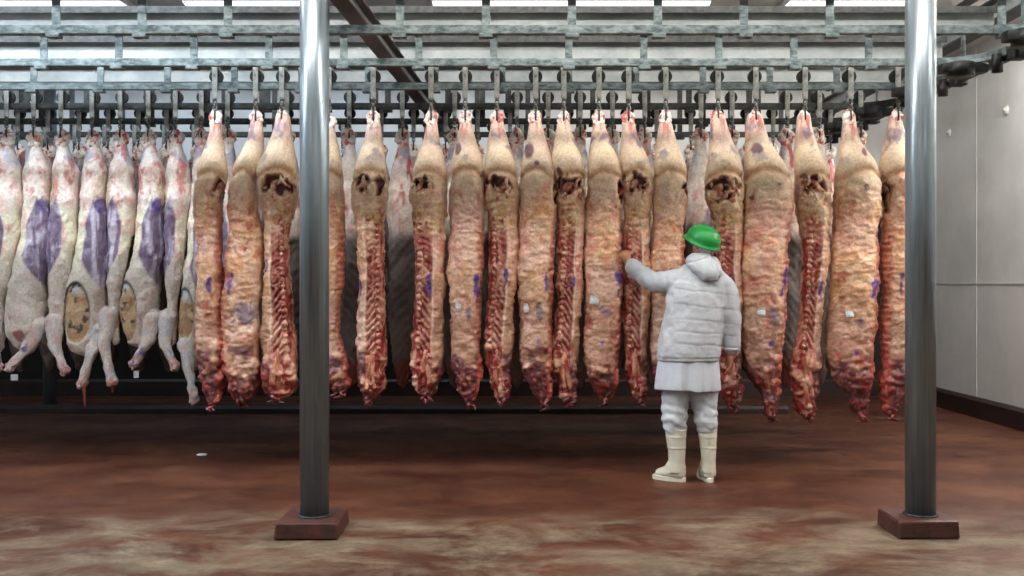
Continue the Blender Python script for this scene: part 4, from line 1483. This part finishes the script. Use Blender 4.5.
# cotton smock below the jacket
bm = bmesh.new()
seg = 96
rows = [(343, 660, 718, .145), (352, 659, 718.4, .149), (358, 658.2, 718.8, .151), (366, 657, 719.5, .155), (373, 656.2, 719.8, .157), (381, 655.2, 720.3, .159), (389.5, 654, 721, .162)]
rr = []
for (y, a, b, t) in rows:
    r = []
    for k in range(seg):
        an = 2 * math.pi * k / seg
        f = (y - 343) / 46
        wv = 1 + f * (.05 * math.sin(an * 9 + 1) + .03 * math.sin(an * 17 + 2)) + (.02 * math.sin(an * 9 + 1))
        if abs(an - (1.5 * math.pi + .32)) < .05:
            wv *= 1 - .10 * f
        slit = .0
        r.append(bm.verts.new((X_((a + b) / 2, DP) + (b - a) / 2 / S * math.cos(an), DP + t * math.sin(an) * wv, Z_(y + (1.2 if math.cos(an) > 0 else 0) * f, DP))))
    rr.append(r)
for i in range(len(rr) - 1):
    for k in range(seg):
        bm.faces.new((rr[i][k], rr[i][(k + 1) % seg], rr[i + 1][(k + 1) % seg], rr[i + 1][k]))
o = from_bm('smock', bm, M['smock'], person, True)
sm = o.modifiers.new('t', 'SOLIDIFY')
sm.thickness = .006
sb_ = o.modifiers.new('s', 'SUBSURF')
sb_.levels = sb_.render_levels = 1

# quilted jacket with sleeves
bm = bmesh.new()
add_loft(bm, [(X_((a + b) / 2, DP), DP + dd, Z_(y, DP), (b - a) / 2 / S, t) for (y, a, b, t, dd) in
              [(361, 657, 719, .158, 0), (357, 656, 720, .165, 0), (345, 658, 721, .165, 0), (330, 661, 722.5, .16, 0), (312, 664.5, 724, .155, 0), (296, 667, 726, .15, 0), (283, 668, 729, .135, .01), (274, 674, 726, .115, .02), (267, 683, 720, .09, .02), (261, 690, 714, .07, .02)]], 40)
add_tube(bm, [pp(684, 281, .01), pp(668, 282, .04), pp(654, 282, .12), pp(643, 275, .22), pp(633, 267, .27)], [.090, .086, .074, .066, .060], 20)
add_tube(bm, [pp(715, 281, .01), pp(726, 290, .0), pp(730, 312, -.01), pp(731, 332, .0), pp(731.5, 347, .0)], [.085, .080, .074, .068, .060], 20)
me = remesh(bm, .008, 5)
def quilt(c, n):
    z = c[:, 2]
    sl = (c[:, 0] - 1.25) * .10
    r = np.zeros(len(c))
    wob = fbm(c * 7, 3) * .010
    torso = sst(1.13, 1.17, c[:, 0]) * sst(1.60, 1.50, z)
    for k in range(5):
        zc = Z_(291, DP) - (0, .105, .20, .29, .375)[k]
        q = (z + sl + wob - zc)
        r -= np.exp(-(q / .005) ** 2) * .0035 * torso
        r += np.exp(-((q - .02) / .022) ** 2) * .0015 * torso
    # sleeve rucks
    arm = 1 - torso
    r += arm * np.sin(c[:, 0] * 95 + fbm(c * 10, 8) * 3) * .0025
    r += fbm(c * 13, 6) * .005 + fbm(c * np.array([30, 30, 45]), 7) * .0012
    # elastic hem
    r -= np.exp(-((z - Z_(357.5, DP)) / .006) ** 2) * .005
    return r
displace_mesh(me, quilt)
jk = part('jacket', me, M['jacket'])
bm = bmesh.new()
def ring_tube(c, ax, R, r):
    ax = Vector(ax).normalized()
    u = ax.orthogonal().normalized()
    v = ax.cross(u)
    add_tube(bm, [Vector(c) + u * R * math.cos(a) + v * R * math.sin(a) for a in [2 * math.pi * k / 14 for k in range(14)]], r, 8, closed=True)
ring_tube(pp(632, 266, .277), pp(631, 265, .285) - pp(643, 275, .22), .047, .013)
from_bm('cuff', bm, M['jacket'], jk, True, off=parent_loc(person)).location = (0, 0, 0)
bm = bmesh.new()
ring_tube(pp(731.5, 349, 0), (0, 0, 1), .048, .013)
from_bm('cuff', bm, M['jacket'], jk, True, off=parent_loc(person))

# hood lying on the shoulders
bm = bmesh.new()
add_loft(bm, [(X_((a + b) / 2, DP), DP + dd, Z_(y, DP), (b - a) / 2 / S, t) for (y, a, b, t, dd) in
              [(281, 700, 715, .04, -.125), (277, 694, 718, .065, -.11), (271, 688, 720, .10, -.075), (265, 684.5, 719, .125, -.03), (260, 685, 717, .125, -.01), (256.5, 687, 714, .115, .0), (254, 690, 711, .095, .005)]], 32)
me = remesh(bm, .007, 4)
displace_mesh(me, lambda c, n: fbm(c * 14, 4) * .010 - np.exp(-(((c[:, 0] - X_(712, DP)) - (Z_(262, DP) - c[:, 2]) * .25) / .010) ** 2) * .012 * (n[:, 1] < 0) - np.exp(-((c[:, 2] - Z_(259, DP) - (c[:, 0] - X_(700, DP)) * .3) / .007) ** 2) * .006)
part('hood', me, M['jacket'])

# hair under a net
bm = bmesh.new()
add_ball(bm, hd(0, -.022, .012), (.079, .088, .098), 4, ROT)
for v in bm.verts:
    l = ROT.inverted() @ (v.co - HEADC)
    if l.z < -.085:
        l.z = -.085
    if l.z > .06:
        l.z = .06 + (l.z - .06) * .15
    if l.y > .05 and l.z < .03:
        l.y = .05
    v.co = HEADC + ROT @ l
from_bm('hair', bm, M['hair'], person, True)
bm = bmesh.new()
add_ball(bm, hd(0, -.020, .010), (.087, .097, .108), 4, ROT)
dele = [v for v in bm.verts if not -.088 < (ROT.inverted() @ (v.co - HEADC)).z < .035 or ((ROT.inverted() @ (v.co - HEADC)).y > .045 and (ROT.inverted() @ (v.co - HEADC)).z < .03)]
bmesh.ops.delete(bm, geom=dele, context='VERTS')
for v in bm.verts:
    n_ = v.co - HEADC
    v.co += n_.normalized() * .006 * math.sin(math.atan2(n_.y, n_.x) * 22)
from_bm('hair_net', bm, M['hairnet'], person, True)

# hard hat: ribbed shell, brim and peak, tipped back a little
bm = bmesh.new()
NR, NS = 22, 72
tiltm = Matrix.Rotation(math.radians(24), 3, 'X')
HATC = HEADC + Vector((-.003, 0, .018))
rings = []
def hatpt(l):
    return HATC + ROT @ (tiltm @ Vector(l))
for i in range(NR + 1):
    a = math.pi / 2 * i / NR
    row = []
    for k in range(NS):
        b = 2 * math.pi * k / NS
        cx_, cy_ = math.cos(b), math.sin(b)
        rad = math.sin(a) ** .92
        z = .098 * math.cos(a) ** .9
        # three raised ribs from front to back on the crown
        xl_ = cx_ * rad * .112
        rib = sum(math.exp(-((xl_ - rx) / .008) ** 2) for rx in (-.026, 0, .026)) * .0022 * math.cos(a)
        row.append(bm.verts.new(hatpt((xl_, cy_ * rad * .132, z + rib))))
    rings.append(row)
def brim(ex, dz):
    row = []
    for k in range(NS):
        b = 2 * math.pi * k / NS
        cx_, cy_ = math.cos(b), math.sin(b)
        pk = max(0, cy_) ** 3
        row.append(bm.verts.new(hatpt((cx_ * (.112 + ex), cy_ * (.132 + ex + (.045 * pk if ex > 0 else 0)), dz - .012 * pk * (ex > 0)))))
    return row
rings += [brim(.001, -.022), brim(.010, -.026), brim(.010, -.031), brim(-.004, -.028)]
# inner skin
for i in range(NR, 2, -1):
    a = math.pi / 2 * i / NR
    rings.append([bm.verts.new(hatpt((math.cos(2 * math.pi * k / NS) * math.sin(a) * .106, math.sin(2 * math.pi * k / NS) * math.sin(a) * .126, .092 * math.cos(a)))) for k in range(NS)])
for i in range(len(rings) - 1):
    for k in range(NS):
        bm.faces.new((rings[i][k], rings[i][(k + 1) % NS], rings[i + 1][(k + 1) % NS], rings[i + 1][k]))
bmesh.ops.remove_doubles(bm, verts=bm.verts, dist=.00005)
from_bm('hard_hat', bm, M['helmet'], person, True)

# boots
def boot(rows, toe, heel, sole_w, rib_rows):
    bm = bmesh.new()
    add_loft(bm, [(X_((a + b) / 2, DP), DP + dd, Z_(y, DP), (b - a) / 2 / S, t) for (y, a, b, t, dd) in rows], 28, expo=1.0)
    toe, heel = Vector(toe), Vector(heel)
    ax = (toe - heel).normalized()
    up = Vector((0, 0, 1))
    add_tube(bm, [heel + up * .055, heel.lerp(toe, .35) + up * .062, heel.lerp(toe, .65) + up * .05, heel.lerp(toe, .92) + up * .042], [.048, .056, .050, .040], 16, flat=((0, 0, 1), .95))
    add_tube(bm, [heel + up * .10, heel.lerp(toe, .22) + up * .11, heel.lerp(toe, .5) + up * .06], [.048, .058, .045], 16)
    me = remesh(bm, .006, 4)
    zs = [Z_(y, DP) for y in rib_rows]
    displace_mesh(me, lambda c, n: sum(np.exp(-((c[:, 2] - z) / .004) ** 2) * .004 for z in zs) + np.exp(-((c[:, 2] - Z_(429, DP)) / .006) ** 2) * .004)
    b_ = part('boot', me, M['boot'])
    # sole
    bm = bmesh.new()
    sd = Vector((ax.y, -ax.x, 0))
    out = []
    n = 28
    ln = (toe - heel).length
    for k in range(n):
        a = 2 * math.pi * k / n
        u = math.cos(a)
        w = sole_w * (1.0 + .12 * u) * math.copysign(abs(math.sin(a)) ** .8, math.sin(a))
        out.append(heel.lerp(toe, .5) + ax * u * (ln / 2 + .05) + sd * w)
    lo = [bm.verts.new(Vector((p.x, p.y, .0))) for p in out]
    mi = [bm.verts.new(Vector((p.x, p.y, .028))) for p in out]
    c_ = heel.lerp(toe, .5)
    hi = [bm.verts.new(Vector((c_.x + (p.x - c_.x) * .93, c_.y + (p.y - c_.y) * .93, .034))) for p in out]
    for A, B in ((lo, mi), (mi, hi)):
        for k in range(n):
            bm.faces.new((A[k], A[(k + 1) % n], B[(k + 1) % n], B[k]))
    bm.faces.new(list(reversed(lo)))
    bm.faces.new(hi)
    from_bm('sole', bm, M['boot'], b_, False, off=parent_loc(person))
    return b_


hx, hy = X_(679, DP), DP - .01
boot([(472, 668, 686, .062, 0), (462, 668.5, 685, .06, 0), (450, 668, 685.5, .066, 0), (438, 666, 686, .074, 0), (428.5, 665, 686.5, .078, 0)],
     (X_(659, DP + .09), DP + .09, 0), (hx, hy, 0), .047, (436, 447))
hx = X_(709, DP)
boot([(472, 701, 716, .06, 0), (462, 701.5, 715.5, .058, 0), (450, 700.5, 716, .064, 0), (438, 699, 716.5, .07, 0), (428.5, 698, 717, .074, 0)],
     (X_(702, DP + .17), DP + .17, 0), (hx, hy, 0), .045, (436, 447))
tag(person, 'person in white quilted jacket and green hard hat reaching up to a beef side', 'person')

# thin probe held in the raised hand
bm = bmesh.new()
tip = pp(609, 238, .36)
add_tube(bm, [HL + pal * .018 + inw * .012 - side * .02, HL + pal * .018 + inw * .012 + side * .045 + Vector((-.02, 0, .0)), tip], [.0045, .0035, .0018], 8)
bmr = bmesh.new()
bm.free()
p0 = HL + pal * .018 + inw * .012
dirp = (tip - p0).normalized()
bm = bmesh.new()
add_tube(bm, [p0 - dirp * .05, p0, p0 + dirp * .03], [.008, .0085, .007], 10)
hnd = from_bm('thermometer_probe', bm, M['probe'], None, True, p0)
bm = bmesh.new()
add_tube(bm, [p0 + dirp * .03, p0.lerp(tip, .6), tip], [.003, .0025, .0015], 8)
from_bm('needle', bm, M['chain'], hnd, True, off=p0)
bmr.free()
tag(hnd, 'thin dark probe held in the raised hand of the worker', 'probe')
